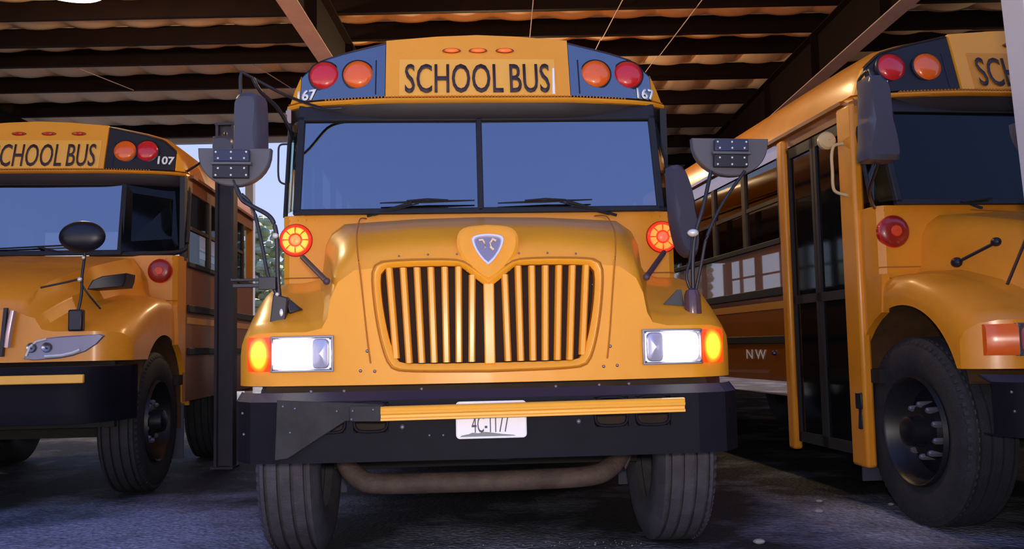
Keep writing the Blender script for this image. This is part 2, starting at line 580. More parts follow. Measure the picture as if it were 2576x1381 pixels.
def hood_mesh(P):
    """lofted hood with fenders; P = tables; the grille hole is cut out of the face grid"""
    ss = P['s']
    st = list(np.linspace(0, .12, 7)) + list(np.linspace(.16, P['end'], 22))
    cnt = [3, 1, 1, 2, 6, 2, 1, 5, 2, 2, 14, 18]
    rows = []
    def section(s):
        h, zt, zf, Wd = (interp(s, ss, P[k]) for k in ('h', 'zt', 'zf', 'W'))
        zs = zt - P.get('side', .05)
        zF = max(zs - .10, zf + .09)
        pts = [(Wd, None), (Wd, zf - .10), (Wd - .012, zf - .05), (Wd - .05, zf - .014), (Wd - .12, zf), (h + .10, zf), (h + .03, zf + .015), (h + .004, zf + .06),
               (h - .012, zF), (h - .045, max(zs - .03, zF + .01)), (h - .12, zt - .028), (.35, zt - .006), (0, zt)]
        return pts
    for s in st:
        pts = section(s)
        row = []
        fade = max(0., 1 - s / 1.6)
        for k, (a, b) in enumerate(zip(pts[:-1], pts[1:])):
            for q in range(cnt[k]):
                t = q / cnt[k]
                x = a[0] + (b[0] - a[0]) * t
                y = P['y0'] + s + sweep(x) * fade * P.get('sw', 1)
                za = a[1]
                if za is None:
                    za = P['zb'](y)
                za = min(za, b[1] - .002) if k == 0 else za
                z = za + (b[1] - za) * t
                row.append((x, y, z))
        x, z = pts[-1]
        row.append((0, P['y0'] + s, z))
        full = row + [(-a, b, c) for a, b, c in reversed(row[:-1])]
        rows.append(full)
    mb = MB()
    mb.loft(rows)
    # face
    top = rows[0]
    K = 26
    face = []
    for k in range(K + 1):
        v = k / K
        face.append([(x, y, P['lip'] + (z - P['lip']) * v) for x, y, z in top])
    # lip turned back under
    face.insert(0, [(x, y + .03, P['lip'] - .004) for x, y, z in top])
    fb = MB()
    n = len(top)
    b = 0
    for r in face:
        fb.v += r
    for i in range(len(face) - 1):
        for j in range(n - 1):
            q = [i * n + j, i * n + j + 1, (i + 1) * n + j + 1, (i + 1) * n + j]
            cx = sum(fb.v[a][0] for a in q) / 4
            cz = sum(fb.v[a][2] for a in q) / 4
            if P['hole'](cx, cz):
                continue
            fb.f.append(tuple(q))
    mb.add(fb.v, fb.f)
    return mb

def arch_fn(cy, cz, r, lip):
    def f(y):
        d = r * r - (y - cy) ** 2
        if d <= 0:
            return lip if y < cy else cz
        return max(lip, cz + math.sqrt(d))
    return f

GOUT = [(0, 1.345), (.09, 1.415), (.14, 1.438), (.46, 1.436), (.505, 1.418), (.518, 1.375), (.51, 1.26), (.492, 1.13), (.465, 1.02), (.44, .965), (.405, .943), (0, .936)]
GIN = [(0, 1.305), (.078, 1.366), (.115, 1.404), (.15, 1.409), (.44, 1.408), (.476, 1.395), (.486, 1.36), (.478, 1.25), (.458, 1.13), (.434, 1.04), (.41, .987), (.385, .974), (0, .972)]
def inpoly(x, z, poly):
    c = False
    j = len(poly) - 1
    for i in range(len(poly)):
        xi, zi = poly[i]; xj, zj = poly[j]
        if (zi > z) != (zj > z) and x < (xj - xi) * (z - zi) / (zj - zi) + xi:
            c = not c
        j = i
    return c
def resample(P, n):
    P = [Vector((a, b)) for a, b in P]
    L = [0]
    for a, b in zip(P[:-1], P[1:]):
        L.append(L[-1] + (b - a).length)
    out = []
    for k in range(n):
        d = L[-1] * k / (n - 1)
        out.append((interp(d, L, [p.x for p in P]), interp(d, L, [p.y for p in P])))
    return out
def chaikin(P, it=2):
    for _ in range(it):
        Q = [P[0]]
        for a, b in zip(P[:-1], P[1:]):
            Q.append((a[0] * .75 + b[0] * .25, a[1] * .75 + b[1] * .25))
            Q.append((a[0] * .25 + b[0] * .75, a[1] * .25 + b[1] * .75))
        Q.append(P[-1])
        P = Q
    return P
def full_outline(half, n=44):
    h = resample(chaikin(half), n)
    return h + [(-x, z) for x, z in reversed(h[1:-1])]

def grille(root, y0=.14, Y='yellow'):
    go, gi = full_outline(GOUT), full_outline(GIN)
    fy = lambda x: sweep(x)
    mb = MB()
    mid = [((a[0] + b[0]) / 2, (a[1] + b[1]) / 2) for a, b in zip(go, gi)]
    rows = []
    for (o_, dy) in ((go, .004), (go, -.010)):
        rows.append([(x, y0 + dy + fy(x), z) for x, z in o_])
    q1 = [(a[0] * .8 + b[0] * .2, a[1] * .8 + b[1] * .2) for a, b in zip(go, gi)]
    q2 = [(a[0] * .55 + b[0] * .45, a[1] * .55 + b[1] * .45) for a, b in zip(go, gi)]
    rows.append([(x, y0 - .018 + fy(x), z) for x, z in q1])
    rows.append([(x, y0 - .016 + fy(x), z) for x, z in q2])
    rows.append([(x, y0 + .0 + fy(x), z) for x, z in gi])
    rows.append([(x, y0 + .07 + fy(x), z) for x, z in gi])
    mb.loft(rows, closed=True)
    gr = obj('grille', mb, Y, root)
    gro = [(x * 1.012, y0 - .001 + fy(x), 1.19 + (z - 1.19) * 1.014) for x, z in go]
    obj('grille_groove', MB().tube(gro + gro[:1], .0035, 6, cap=False), 'seam', gr)
    # dark radiator recess
    bk = MB()
    bk.prism(gi, y0 + .11, y0 + .13)
    bk.loft([[(x * 1.01, y0 + .065 + fy(x), z) for x, z in gi], [(x * 1.01, y0 + .115, z) for x, z in gi]], closed=True)
    o = obj('radiator_recess', bk, mat('radiator_dark', (.035, .010, .006), .8), gr)
    tops = [.445, .382, .32, .258, .196, .134, .072]
    bots = [.415, .359, .303, .248, .193, .138, .081]
    for sgn in (-1, 1):
        for a, b in zip(tops, bots):
            # where the slanted bar meets the opening outline
            zt = 1.404 if a > .10 else 1.366
            zb = .978 if b < .40 else 1.00
            if a > .44: zb = 1.0
            bar = MB()
            rr = []
            for k in range(11):
                t = k / 10
                z = zb + (zt - zb) * t
                x = b + (a - b) * ((z - .975) / (1.405 - .975))
                w = .0155
                y = y0 + fy(x)
                rr.append([(sgn * (x - w), y + .035, z), (sgn * (x - w), y - .001, z), (sgn * (x - w * .55), y - .010, z), (sgn * (x + w * .55), y - .010, z), (sgn * (x + w), y - .001, z), (sgn * (x + w), y + .035, z)])
            bar.loft(rr, closed=True)
            obj('grille_bar', bar, Y, gr)
    c = MB()
    c.box(-.024, .024, y0 - .012, y0 + .03, .965, 1.33)
    obj('grille_bar', c, Y, gr, bevel=.006)
    return gr

def emblem(root, y0=.14, Y='yellow'):
    sur = [(0, 1.337), (.03, 1.352), (.09, 1.405), (.132, 1.465), (.142, 1.52), (.134, 1.565), (.10, 1.592), (0, 1.598)]
    so = full_outline(sur, 20)
    s = MB().prism(so, y0 - .022, y0 + .14, fy=lambda x, z: (z - 1.34) * .25, bev=.014)
    em = obj('emblem_mount', s, Y, root)
    fy = lambda x, z: (z - 1.34) * .25
    o1 = full_outline([(0, 1.407), (.022, 1.425), (.052, 1.465), (.070, 1.505), (.076, 1.535), (.066, 1.545), (.035, 1.553), (0, 1.555)], 18)
    sc = lambda k: [(x * k, 1.492 + (z - 1.492) * k) for x, z in o1]
    ring = MB().loft([[(x, y0 - .022 + fy(x, z), z) for x, z in o1], [(x, y0 - .036 + fy(x, z), z) for x, z in sc(.96)], [(x, y0 - .036 + fy(x, z), z) for x, z in sc(.84)], [(x, y0 - .026 + fy(x, z), z) for x, z in sc(.78)]], closed=True)
    obj('emblem_ring', ring, 'emb', em)
    obj('emblem_shield', MB().prism(sc(.8), y0 - .026, y0 - .02, fy), mat('emblem_grey', (.30, .26, .36), .35, metal=.5), em)
    mk = MB()
    mk.tube([(x, y0 - .030 + fy(0, z), z) for x, z in [(-.040, 1.523), (-.024, 1.526), (-.014, 1.512), (-.013, 1.488)]], .005, 6)
    mk.tube([(x, y0 - .030 + fy(0, z), z) for x, z in [(.038, 1.520), (.022, 1.528), (.012, 1.512), (.012, 1.492), (.026, 1.478)]], .006, 6)
    obj('emblem_mark', mk, mat('emblem_gold', (.85, .62, .40), .4), em)
    obj('hood_ledge', MB().hexa([(-.085, y0 + .095, 1.578), (.085, y0 + .095, 1.578), (.085, y0 + .16, 1.583), (-.085, y0 + .16, 1.583)], [(-.072, y0 + .10, 1.596), (.072, y0 + .10, 1.596), (.072, y0 + .17, 1.60), (-.072, y0 + .17, 1.60)]), 'pale', root, bevel=.004)
M['emb'] = mat('emblem_silver', (.80, .78, .95), .3, metal=.3)

def lamp_cluster(root, sgn, y0, lit, z0=.951, z1=1.104):
    """rectangular twin headlamp with wrap-round turn signal"""
    def yy(x):
        return y0 + sweep(x) - .012
    def plate(xa, xb, za, zb, dy, th):
        return [(sgn * xa, yy(xa) + dy, za), (sgn * xb, yy(xb) + dy, za), (sgn * xb, yy(xb) + dy, zb), (sgn * xa, yy(xa) + dy, zb)]
    h = MB()
    h.hexa(plate(.698, .980, z0, z1, 0, 0), plate(.698, .980, z0, z1, .05, 0))
    hd = obj('headlight', h, 'chrome' if lit else 'dullchrome', root, bevel=.008)
    # rim
    r = MB()
    for (xa, xb, za, zb) in ((.694, .984, z0 - .004, z0 + .006), (.694, .984, z1 - .006, z1 + .004), (.694, .704, z0, z1), (.974, .984, z0, z1)):
        r.hexa(plate(xa, xb, za, zb, -.008, 0), plate(xa, xb, za, zb, .02, 0))
    sub(obj('headlight_rim', r, 'dullchrome', None, bevel=.002), hd)
    # lamps: inner, outer
    for (xa, xb, on) in ((.716, .792, 0), (.797, .966, 1)):
        cx, cz = (xa + xb) / 2, (z0 + z1) / 2
        hw, hh = (xb - xa) / 2, (z1 - z0) / 2 - .010
        out = []
        for k in range(32):
            t = 2 * PI * k / 32
            e_ = .45
            out.append((cx + hw * abs(math.cos(t)) ** e_ * math.copysign(1, math.cos(t)), cz + hh * abs(math.sin(t)) ** e_ * math.copysign(1, math.sin(t))))
        l = MB()
        rows = []
        for k, dy in ((1, -.004), (.93, -.016), (.6, -.024), (.02, -.027)):
            rows.append([(sgn * (cx + (x - cx) * k), yy(x) + dy, cz + (z - cz) * k) for x, z in out])
        l.loft(rows, closed=True)
        sub(obj('headlight_lens', l, ('head_on' if (on and lit) else ('head_off' if lit else 'head_red')), None), hd)
    sc = MB()
    for x in (.708, .970):
        for z in (z0 + .010, z1 - .010):
            sc.ball((sgn * x, yy(x) - .008, z), .005, 6, 4)
    s_ = sub(obj('bezel_screw', sc, 'dullchrome', None), hd)
    # turn signal
    rows = []
    for k in range(7):
        x = .984 + (1.10 - .984) * k / 6
        rows.append([(sgn * x, yy(x) + .03, z0), (sgn * x, yy(x) - .006, z0), (sgn * x, yy(x) - .018, z0 + .02), (sgn * x, yy(x) - .02, (z0 + z1) / 2), (sgn * x, yy(x) - .018, z1 - .02), (sgn * x, yy(x) - .006, z1), (sgn * x, yy(x) + .03, z1)])
    tl = MB().loft(rows, closed=True)
    b = len(tl.v) - 7 * 7
    tl.f.append(tuple(range(7))); tl.f.append(tuple(42 + i for i in reversed(range(7))))
    og = (sgn * 1.038, yy(1.038) - .01, (z0 + z1) / 2)
    ts = obj('turn_signal', tl, 'turn_on' if lit else 'amber', root, origin=og)
    return hd

def cowl_lamp(root, x, y, z, kind):
    r = .094
    h = obj('cowl_lamp', MB().lathe([(.03, r), (-.004, r * 1.03), (-.012, r * .96)], (x, y, z), 'y', 32), M['red'] if kind else M['red'], root)
    if kind:
        a, b = ('ring_on', 'core_on') if kind == 1 else ('ring_on2', 'core_on2')
        obj('lens', MB().lathe([(-.012, r * .97), (-.022, r * .85), (-.026, r * .1)], (x, y, z), 'y', 32), 'lens_on', h)
        # reflector segments that glow around the bulb
        for k in range(8):
            t0, t1 = 2 * PI * (k + .08) / 8, 2 * PI * (k + .92) / 8
            rows = []
            for j in range(5):
                t = t0 + (t1 - t0) * j / 4
                rows.append([(x + q * math.cos(t), y + dy, z + q * math.sin(t)) for q, dy in ((.040, -.026), (.045, -.033), (.066, -.032), (.074, -.024))])
            sg = obj('lens_segment', MB().loft(rows), a, h)
        obj('bulb', MB().lathe([(-.026, .030), (-.036, .022), (-.040, .002)], (x, y, z), 'y', 20), b, h)
    else:
        obj('lens', MB().lathe([(-.012, r * .97), (-.025, r * .85), (-.034, r * .5), (-.034, .002)], (x, y, z), 'y', 32), mat('dark_red_lens', (.30, .015, .008), .3, coat=.5), h)
        obj('bulb', MB().lathe([(-.034, .034), (-.040, .03), (-.042, .002)], (x, y, z), 'y', 20), mat('orange_centre', (.75, .07, .02), .35), h)
    return h

def warn_light(root, x, y, z, m_):
    tilt = .30
    r = .090
    h = MB().lathe([(.04, r * 1.10), (-.010, r * 1.10), (-.014, r * 1.0)], (0, 0, 0), 'y', 36)
    o = obj('warning_light', h, 'rim', root)
    o.location = (x, y, z)
    o.rotation_euler = (-tilt * .6, 0, 0)
    l = obj('lens', MB().lathe([(-.012, r * 1.0), (-.026, r * .92), (-.038, r * .65), (-.045, r * .3), (-.047, .001)], (0, 0, 0), 'y', 36), m_, o)
    return o

TOPX = [0, .25, .557, .83, .98, 1.085, 1.13, 1.165, 1.18]
TOPZ = [2.965, 2.955, 2.927, 2.868, 2.825, 2.73, 2.63, 2.51, 2.50]
def ztop(x):
    return interp(abs(x), TOPX, TOPZ)
def capy(x, z):
    return 1.445 + (z - 2.54) * .30 + interp(abs(x), [0, .55, .75, .95, 1.08, 1.165], [0, .005, .035, .075, .12, .19])

def cap_panel(name, root, m_, xa, xb, za, zb, dy, inset=0., n=16, k=8, top=None):
    """a piece of the front cap between xa..xb and za..min(zb, roof outline - inset)"""
    fr, bk = [], []
    for j in range(k + 1):
        r1, r2 = [], []
        for i in range(n + 1):
            x = xa + (xb - xa) * i / n
            zt = min(zb, ztop(x) - inset)
            z = za + (max(zt, za + .001) - za) * j / k
            r1.append((x, capy(x, z) + dy, z))
            r2.append((x, capy(x, z) + dy + .03, z))
        fr.append(r1)
        bk.append(r2)
    mb = MB()
    mb.loft(fr)
    ring = lambda R: R[0] + [r[-1] for r in R[1:-1]] + list(reversed(R[-1])) + [r[0] for r in reversed(R[1:-1])]
    mb.loft([ring(fr), ring(bk)], closed=True)
    return obj(name, mb, m_, root)

def bus(name, loc, rz, label, o_):
    R = empty(name, (*loc, 0), rz)
    tag(R, label, 'bus')
    lit = o_['lit']
    YP = 'yellow' if lit else 'yellow_shaded'
    YS = o_.get('side', 'yellow_side_shaded')
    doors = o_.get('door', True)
    L = o_.get('len', 11.2)
    # ---------------- body behind the cowl
    prof = [(x, ztop(x) + .035) for x in (1.165, 1.13, 1.085, .98, .83, .557, .25, 0)]
    prof = [(1.17, 2.50)] + prof
    prof = prof + [(-x, z) for x, z in reversed(prof[:-1])]
    roof = MB()
    def row(y, k=1., dz=0):
        return [(x * k, y, z + dz) for x, z in prof]
    roof.loft([[(x * .995, capy(x, ztop(x)) + .012, (ztop(x) if abs(x) < 1.166 else 2.50)) for x, z in prof], [(x, max(1.70, capy(x, z) + .08), z - .01) for x, z in prof], row(2.1), row(min(4, L - .3)), row(L)])
    # rear closure
    roof.f.append(tuple(len(roof.v) - len(prof) + i for i in range(len(prof))))
    shell = obj('body_roof', roof, YP, R)
    # plain structure: cowl, floor, rear
    cw = MB()
    plan = [(1.17, 1.66), (1.168, 1.50), (1.155, 1.435), (1.12, 1.405), (1.0, 1.40), (.5, 1.385), (0, 1.38)]
    plan = plan + [(-x, y) for x, y in reversed(plan[:-1])]
    cw.loft([[(x, y, 1.40) for x, y in plan], [(x, y, 1.828) for x, y in plan]])
    cw.box(-.62, .62, 1.39, 1.44, .60, 1.42)
    for s in (-1, 1):
        cw.box(min(s * .6, s * 1.15), max(s * .6, s * 1.15), 1.80, 1.83, .60, 1.42)
    cw.loft([[(x, y, 1.828) for x, y in plan], [(x * .97, y + .06, 1.834) for x, y in plan]])
    cowl = obj('cowl', cw, YP, R)
    obj('panel_seam', MB().tube([(-1.158, 1.43, 1.462), (-1.12, 1.402, 1.462), (-.9, 1.398, 1.462)], .004, 6).tube([(1.158, 1.43, 1.462), (1.12, 1.402, 1.462), (.9, 1.398, 1.462)], .004, 6), 'seam', cowl)
    rv = MB()
    for k in range(9):
        for s in (-1, 1):
            x = 1.12 - k * .05
            rv.ball((s * x, 1.403, 1.80), .006, 6, 4)
    r_ = obj('rivets', rv, YP, cowl); tag(r_, kind='stuff')
    obj('bus_floor', MB().box(-1.15, 1.15, 1.5, L, .78, .86), 'under', R)
    obj('rear_wall', MB().box(-1.17, 1.17, L - .04, L, .6, 1.75).box(-1.17, -1.10, L - .04, L, 1.75, 2.5).box(1.10, 1.17, L - .04, L, 1.75, 2.5).box(-1.17, 1.17, L - .04, L, 2.4, 2.55), YP, R)
    # ---------------- sides
    for s in (-1, 1):
        y_start = 1.50
        has_door = (s == -1)
        segs = [(2.62, L)] if has_door else [(1.62, L)]
        lo = MB()
        for a, b in segs:
            lo.box(s * 1.145, s * 1.17, a, b, .64, 1.52 if lit else 1.80)
            lo.box(s * 1.145, s * 1.17, a, b, 2.40, 2.52)
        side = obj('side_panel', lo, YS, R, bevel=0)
        if has_door:
            obj('side_header', MB().box(-1.17, -1.145, 1.60, 2.62, 2.43, 2.52), YS, R)
            for (a, b) in ((1.60, 1.79), (2.62, 2.72))[1 if lit else 0:]:
                jb = MB().box(-1.175 if lit else -1.20, -1.13, a, b if not lit else a + .06, .27, 2.50)
                obj('door_jamb', jb, 'rubber' if lit else YP, R, bevel=.02)
            # folding door: two leaves
            for (a, b) in ((1.80, 2.20), (2.21, 2.61)):
                d = MB()
                f = .035
                d.box(-1.165, -1.125, a, a + f, .33, 2.42)
                d.box(-1.165, -1.125, b - f, b, .33, 2.42)
                d.box(-1.165, -1.125, a, b, .33, .40)
                d.box(-1.165, -1.125, a, b, 1.30, 1.36)
                d.box(-1.165, -1.125, a, b, 2.35, 2.42)
                dr = obj('door_leaf', d, 'rubber', R)
                obj('door_pane', MB().box(-1.15, -1.14, a + f, b - f, .40, 1.30).box(-1.15, -1.14, a + f, b - f, 1.36, 2.35), 'cornerglass' if lit else 'doorglass', dr)
            obj('entry_step', MB().box(-1.12, -.6, 1.7, 2.62, .32, .36).box(-.75, -.6, 1.7, 2.62, .36, .62), 'under', R)
        else:
            # driver's window opening
            obj('front_post', MB().box(1.13, 1.17, 1.56, 1.64, 1.80, 2.50), 'rubber', R)
        y = 2.74 if has_door else 1.66
        k = 0
        while y < L - .5:
            w = .70
            wf = MB()
            zs_ = 1.52 if lit else 1.80
            wf.box(s * 1.135, s * 1.172, y, y + .045, zs_, 2.40)
            wf.box(s * 1.135, s * 1.172, y + w - .005, y + w + .02, zs_, 2.40)
            wf.box(s * 1.135, s * 1.168, y, y + w, 2.08, 2.11)
            fo = obj('window_frame', wf, 'sash' , R)
            obj('window_pane', MB().box(s * 1.148, s * 1.155, y + .045, y + w, zs_, 2.40), 'clearglass' if lit else 'sideglass', fo)
            y += w + .02
            k += 1
        a0 = 2.74 if has_door else 1.66
        for (za, zb) in ((1.375, 1.44), (1.02, 1.08), (1.475, 1.52) if lit else (1.755, 1.80)):
            b = MB().box(s * 1.17, s * 1.188, a0, L, za, zb)
            obj('rub_rail', b, 'rubber', R, bevel=.006)
        obj('reflective_strip', MB().box(s * 1.17, s * 1.174, a0, L, 1.28, 1.335), 'pale2', R)
        obj('gutter', MB().box(s * 1.165, s * 1.20, 1.72, L, 2.515, 2.54), YS, R)
    if o_.get('side_text'):
        tx = text('N W', 'lettering', 'white', R, -1.176, 3.52, .90, .40, .075, rz=-PI / 2)
    # ---------------- windscreen group
    def wy(z):
        return 1.335 + (z - 1.84) * .31
    def wq(xa, xb, za, zb, d0, d1):
        a = [(xa, wy(za) + d0, za), (xb, wy(za) + d0, za), (xb, wy(zb) + d0, zb), (xa, wy(zb) + d0, zb)]
        b = [(x, y + d1 - d0, z) for x, y, z in a]
        return a, b
    if o_['ws'] == 'split':
        for s in (-1, 1):
            a, b = wq(.018, 1.05, 1.85, 2.43, .008, .014)
            if s < 0:
                a, b = [(-x, y, z) for x, y, z in a], [(-x, y, z) for x, y, z in b]
            obj('windshield_pane', MB().hexa(a, b), o_.get('ws_glass', 'glass'), R, smooth=False)
        fr = MB()
        for (xa, xb, za, zb) in ((-.018, .018, 1.835, 2.45), (-1.085, -1.045, 1.83, 2.45), (1.045, 1.085, 1.83, 2.45), (-1.085, 1.085, 1.822, 1.856), (-1.085, 1.085, 2.42, 2.52)):
            fr.hexa(*wq(xa, xb, za, zb, -.012, .03))
        obj('windshield_frame', fr, 'rubber', R, bevel=.006)
        for s in (-1, 1):
            c = MB().hexa([(s * 1.085, wy(1.85), 1.85), (s * 1.15, 1.46, 1.85), (s * 1.15, 1.62, 2.42), (s * 1.085, wy(2.42), 2.42)],
                          [(s * 1.08, wy(1.85) + .01, 1.85), (s * 1.145, 1.47, 1.85), (s * 1.145, 1.63, 2.42), (s * 1.08, wy(2.42) + .01, 2.42)])
            obj('corner_pane', c, 'cornerglass', R, smooth=False)
            c = MB().tube([(s * 1.155, 1.47, 1.83), (s * 1.155, 1.64, 2.45)], .014, 8)
            c.tube([(s * 1.12, 1.45, 1.86), (s * 1.12, 1.62, 2.44)], .004, 6)
            obj('corner_post', c, 'rubber', R)
    else:
        # one wide pane in the middle, angled corner panes, black surround with round corners
        a, b = wq(-.715, .715, 1.87, 2.44, .01, .016)
        obj('windshield_pane', MB().hexa(a, b), 'glass', R, smooth=False)
        for s in (-1, 1):
            c = MB().hexa([(s * .735, wy(1.86), 1.86), (s * 1.16, 1.60, 1.86), (s * 1.14, 1.72, 2.45), (s * .69, wy(2.45), 2.45)],
                          [(s * .735, wy(1.86) + .01, 1.86), (s * 1.155, 1.615, 1.86), (s * 1.135, 1.735, 2.45), (s * .69, wy(2.45) + .01, 2.45)])
            obj('corner_pane', c, 'doorglass', R, smooth=False)
            obj('corner_post', MB().hexa([(s * .71, wy(1.85) - .008, 1.85), (s * .745, wy(1.85) + .008, 1.85), (s * .715, wy(2.46) + .008, 2.46), (s * .68, wy(2.46) - .008, 2.46)],
                                         [(s * .71, wy(1.85) + .03, 1.85), (s * .745, wy(1.85) + .04, 1.85), (s * .715, wy(2.46) + .04, 2.46), (s * .68, wy(2.46) + .03, 2.46)]), 'rubber', R)
            # outer black band and yellow rounded corner
            obj('windshield_trim', MB().tube(smooth_path([(s * .5, wy(1.84) - .01, 1.84), (s * .9, 1.42, 1.845), (s * 1.13, 1.55, 1.87), (s * 1.175, 1.60, 1.95), (s * 1.17, 1.66, 2.2), (s * 1.16, 1.70, 2.42), (s * 1.08, 1.66, 2.47), (s * .9, 1.56, 2.49), (s * .5, wy(2.47), 2.475)], 4), .022, 8), 'rubber', R)
        fr = MB()
        for (xa, xb, za, zb) in ((-.74, .74, 1.83, 1.87), (-.72, .72, 2.44, 2.52)):
            fr.hexa(*wq(xa, xb, za, zb, -.012, .03))
        obj('windshield_frame', fr, 'rubber', R, bevel=.006)
    # black visor band under the ledge
    vb = MB()
    rows = []
    for i in range(41):
        x = -1.155 + 2.31 * i / 40
        d = interp(abs(x), [0, .55, .75, .95, 1.08, 1.165], [0, .005, .035, .075, .12, .19])
        rows.append([(x, 1.50 + d, 2.43), (x, 1.475 + d, 2.45), (x, 1.455 + d, 2.515), (x, 1.60 + d, 2.515), (x, 1.60 + d, 2.43)])
    vb.loft(rows, closed=True)
    obj('visor', vb, mat('visor_dark', (.02, .015, .02), .5), R)
    # yellow ledge with perforated edge
    rows = []
    for i in range(61):
        x = -1.168 + 2.336 * i / 60
        d = interp(abs(x), [0, .55, .75, .95, 1.08, 1.165], [0, .005, .035, .075, .12, .19])
        rows.append([(x, 1.425 + d, 2.512), (x, 1.412 + d, 2.522), (x, 1.420 + d, 2.535), (x, 1.47 + d, 2.552), (x, 1.60 + d, 2.552), (x, 1.60 + d, 2.512)])
    lg = MB().loft(rows, closed=True)
    ledge = obj('cap_ledge', lg, YP, R)
    rv = MB()
    for i in range(92):
        x = -.92 + i * .02
        d = interp(abs(x), [0, .55, .75, .95, 1.08, 1.165], [0, .005, .035, .075, .12, .19])
        rv.box(x - .004, x + .004, 1.424 + d, 1.45 + d, 2.5385, 2.5485)
    tag(obj('ledge_slots', rv, 'seam', ledge), kind='stuff')
    # ---------------- front cap
    sp_ = cap_panel('sign_panel', R, 'yellow', -.557, .557, 2.545, 3.2, -.02, 0, 24)
    bt = math.atan(.30)
    face = cap_panel('sign_face', R, o_.get('signmat', 'reflective'), -.475 + o_.get('tdx', 0), .47 + min(.05, o_.get('tdx', 0)), 2.552, 2.795, -.024, 0, 10, 4)
    ly = capy(0, 2.565) - .030
    tw = o_.get('tw', .875)
    tx = text('SCHOOL BUS', 'lettering', 'letter', None, -.003 - tw / 2 + o_.get('tdx', 0), ly, 2.565, tw, .205, tilt=bt, bold=o_.get('bold', .008))
    sub(tx, face)
    if lit:
        obj('torn_decal', MB().hexa([(.447, capy(0, 2.555) - .031, 2.555), (.462, capy(0, 2.555) - .031, 2.555), (.466, capy(0, 2.73) - .031, 2.73), (.455, capy(0, 2.73) - .031, 2.73)],
                                    [(.447, capy(0, 2.555) - .02, 2.555), (.462, capy(0, 2.555) - .02, 2.555), (.466, capy(0, 2.73) - .02, 2.73), (.455, capy(0, 2.73) - .02, 2.73)]), 'white', R, smooth=False)
    for s in (-1, 1):
        a, b = (.562, 1.082) if s > 0 else (-1.082, -.562)
        bpn = cap_panel('warning_panel', R, 'blackgloss' if o_.get('glosscap', False) else 'rubber', a, b, 2.553, 2.93, -.006, .02, 16)
        hg = MB()
        hg.hexa([(s * .615, capy(.62, 2.57) - .010, 2.57), (s * .622, capy(.62, 2.57) - .010, 2.57), (s * .622, capy(.62, 2.80) - .010, 2.80), (s * .615, capy(.62, 2.80) - .010, 2.80)], [(s * .615, capy(.62, 2.57), 2.57), (s * .622, capy(.62, 2.57), 2.57), (s * .622, capy(.62, 2.80), 2.80), (s * .615, capy(.62, 2.80), 2.80)])
        sub(obj('access_hinge', hg, 'rim', None), bpn)
        a, b = (1.086, 1.168) if s > 0 else (-1.168, -1.086)
        cap_panel('cap_corner', R, 'yellow', a, b, 2.553, 3.2, -.004, 0, 6)
        a, b = (.562, 1.09) if s > 0 else (-1.09, -.562)
        rows = [[(x, capy(x, ztop(x)) - .006, ztop(x) - .02), (x, capy(x, ztop(x)) - .012, ztop(x) - .01), (x, capy(x, ztop(x)) + .02, ztop(x) + .004)] for x in np.linspace(a, b, 18)]
        obj('cap_edge', MB().loft([list(q) for q in zip(*rows)]), o_.get('edge', 'rubber'), R)
        wo_, wi_ = o_.get('warn', (.936, .727))
        warn_light(R, s * wo_, capy(wo_, 2.711) - .002, 2.711, 'red')
        warn_light(R, s * wi_, capy(wi_, 2.704) - .002, 2.704, 'amber')
    for x in [q * o_.get('mk', 1) + o_.get('tdx', 0) for q in (-.158, .004, .168)]:
        z = 2.853
        y = capy(0, z) - .022
        ml = MB()
        rows = []
        for k, dy in ((1.25, .0), (1.2, -.008), (1.0, -.010)):
            rows.append([(x + .046 * k * math.cos(t), y + dy, z + .0125 * k * math.sin(t)) for t in np.linspace(0, 2 * PI, 20, endpoint=False)])
        mk = obj('marker_light', ml.loft(rows, closed=True), 'markbase', R)
        rows = []
        for k, dy in ((1.0, -.009), (.8, -.018), (.05, -.022)):
            rows.append([(x + .040 * k * math.cos(t), y + dy, z + .0115 * k * math.sin(t)) for t in np.linspace(0, 2 * PI, 20, endpoint=False)])
        obj('lens', MB().loft(rows, closed=True), 'clear' if lit else 'red', mk)
    for (x, nm) in o_.get('numbers', []):
        y = capy(x, o_.get('nz', 2.555)) - .016
        wrap(text(nm, 'fleet_number', 'white', R, x, y, o_.get('nz', 2.555), .122, .074, bold=.03), lambda a, b: capy(a, b) - .013)
    # ---------------- wheels
    def wheel(s, cy, full=True, x_in=.82, x_out=1.12, r=.525):
        cx = (x_in + x_out) / 2
        hw = (x_out - x_in) / 2
        pr = [(-hw * .80, .30), (-hw * .98, .36), (-hw, .43), (-hw * .95, .475), (-hw * .80, r - .012)]
        gx = [-.62, -.21, .21, .62]
        seg = [(-.78, 1)]
        for q in gx:
            seg += [(q - .055, 1), (q - .045, 0), (q + .045, 0), (q + .055, 1)]
        seg += [(.78, 1)]
        for q, up in seg:
            pr.append((q * hw, r - (.0 if up else .018) - .008 * q * q))
        pr += [(hw * .80, r - .012), (hw * .95, .475), (hw, .43), (hw * .98, .36), (hw * .80, .30)]
        ty = MB().lathe([(a * s, b) for a, b in pr], (s * cx, cy, r), 'x', 64)
        wh = obj('wheel', ty, 'tyre' if lit else 'tyre_shaded', R)
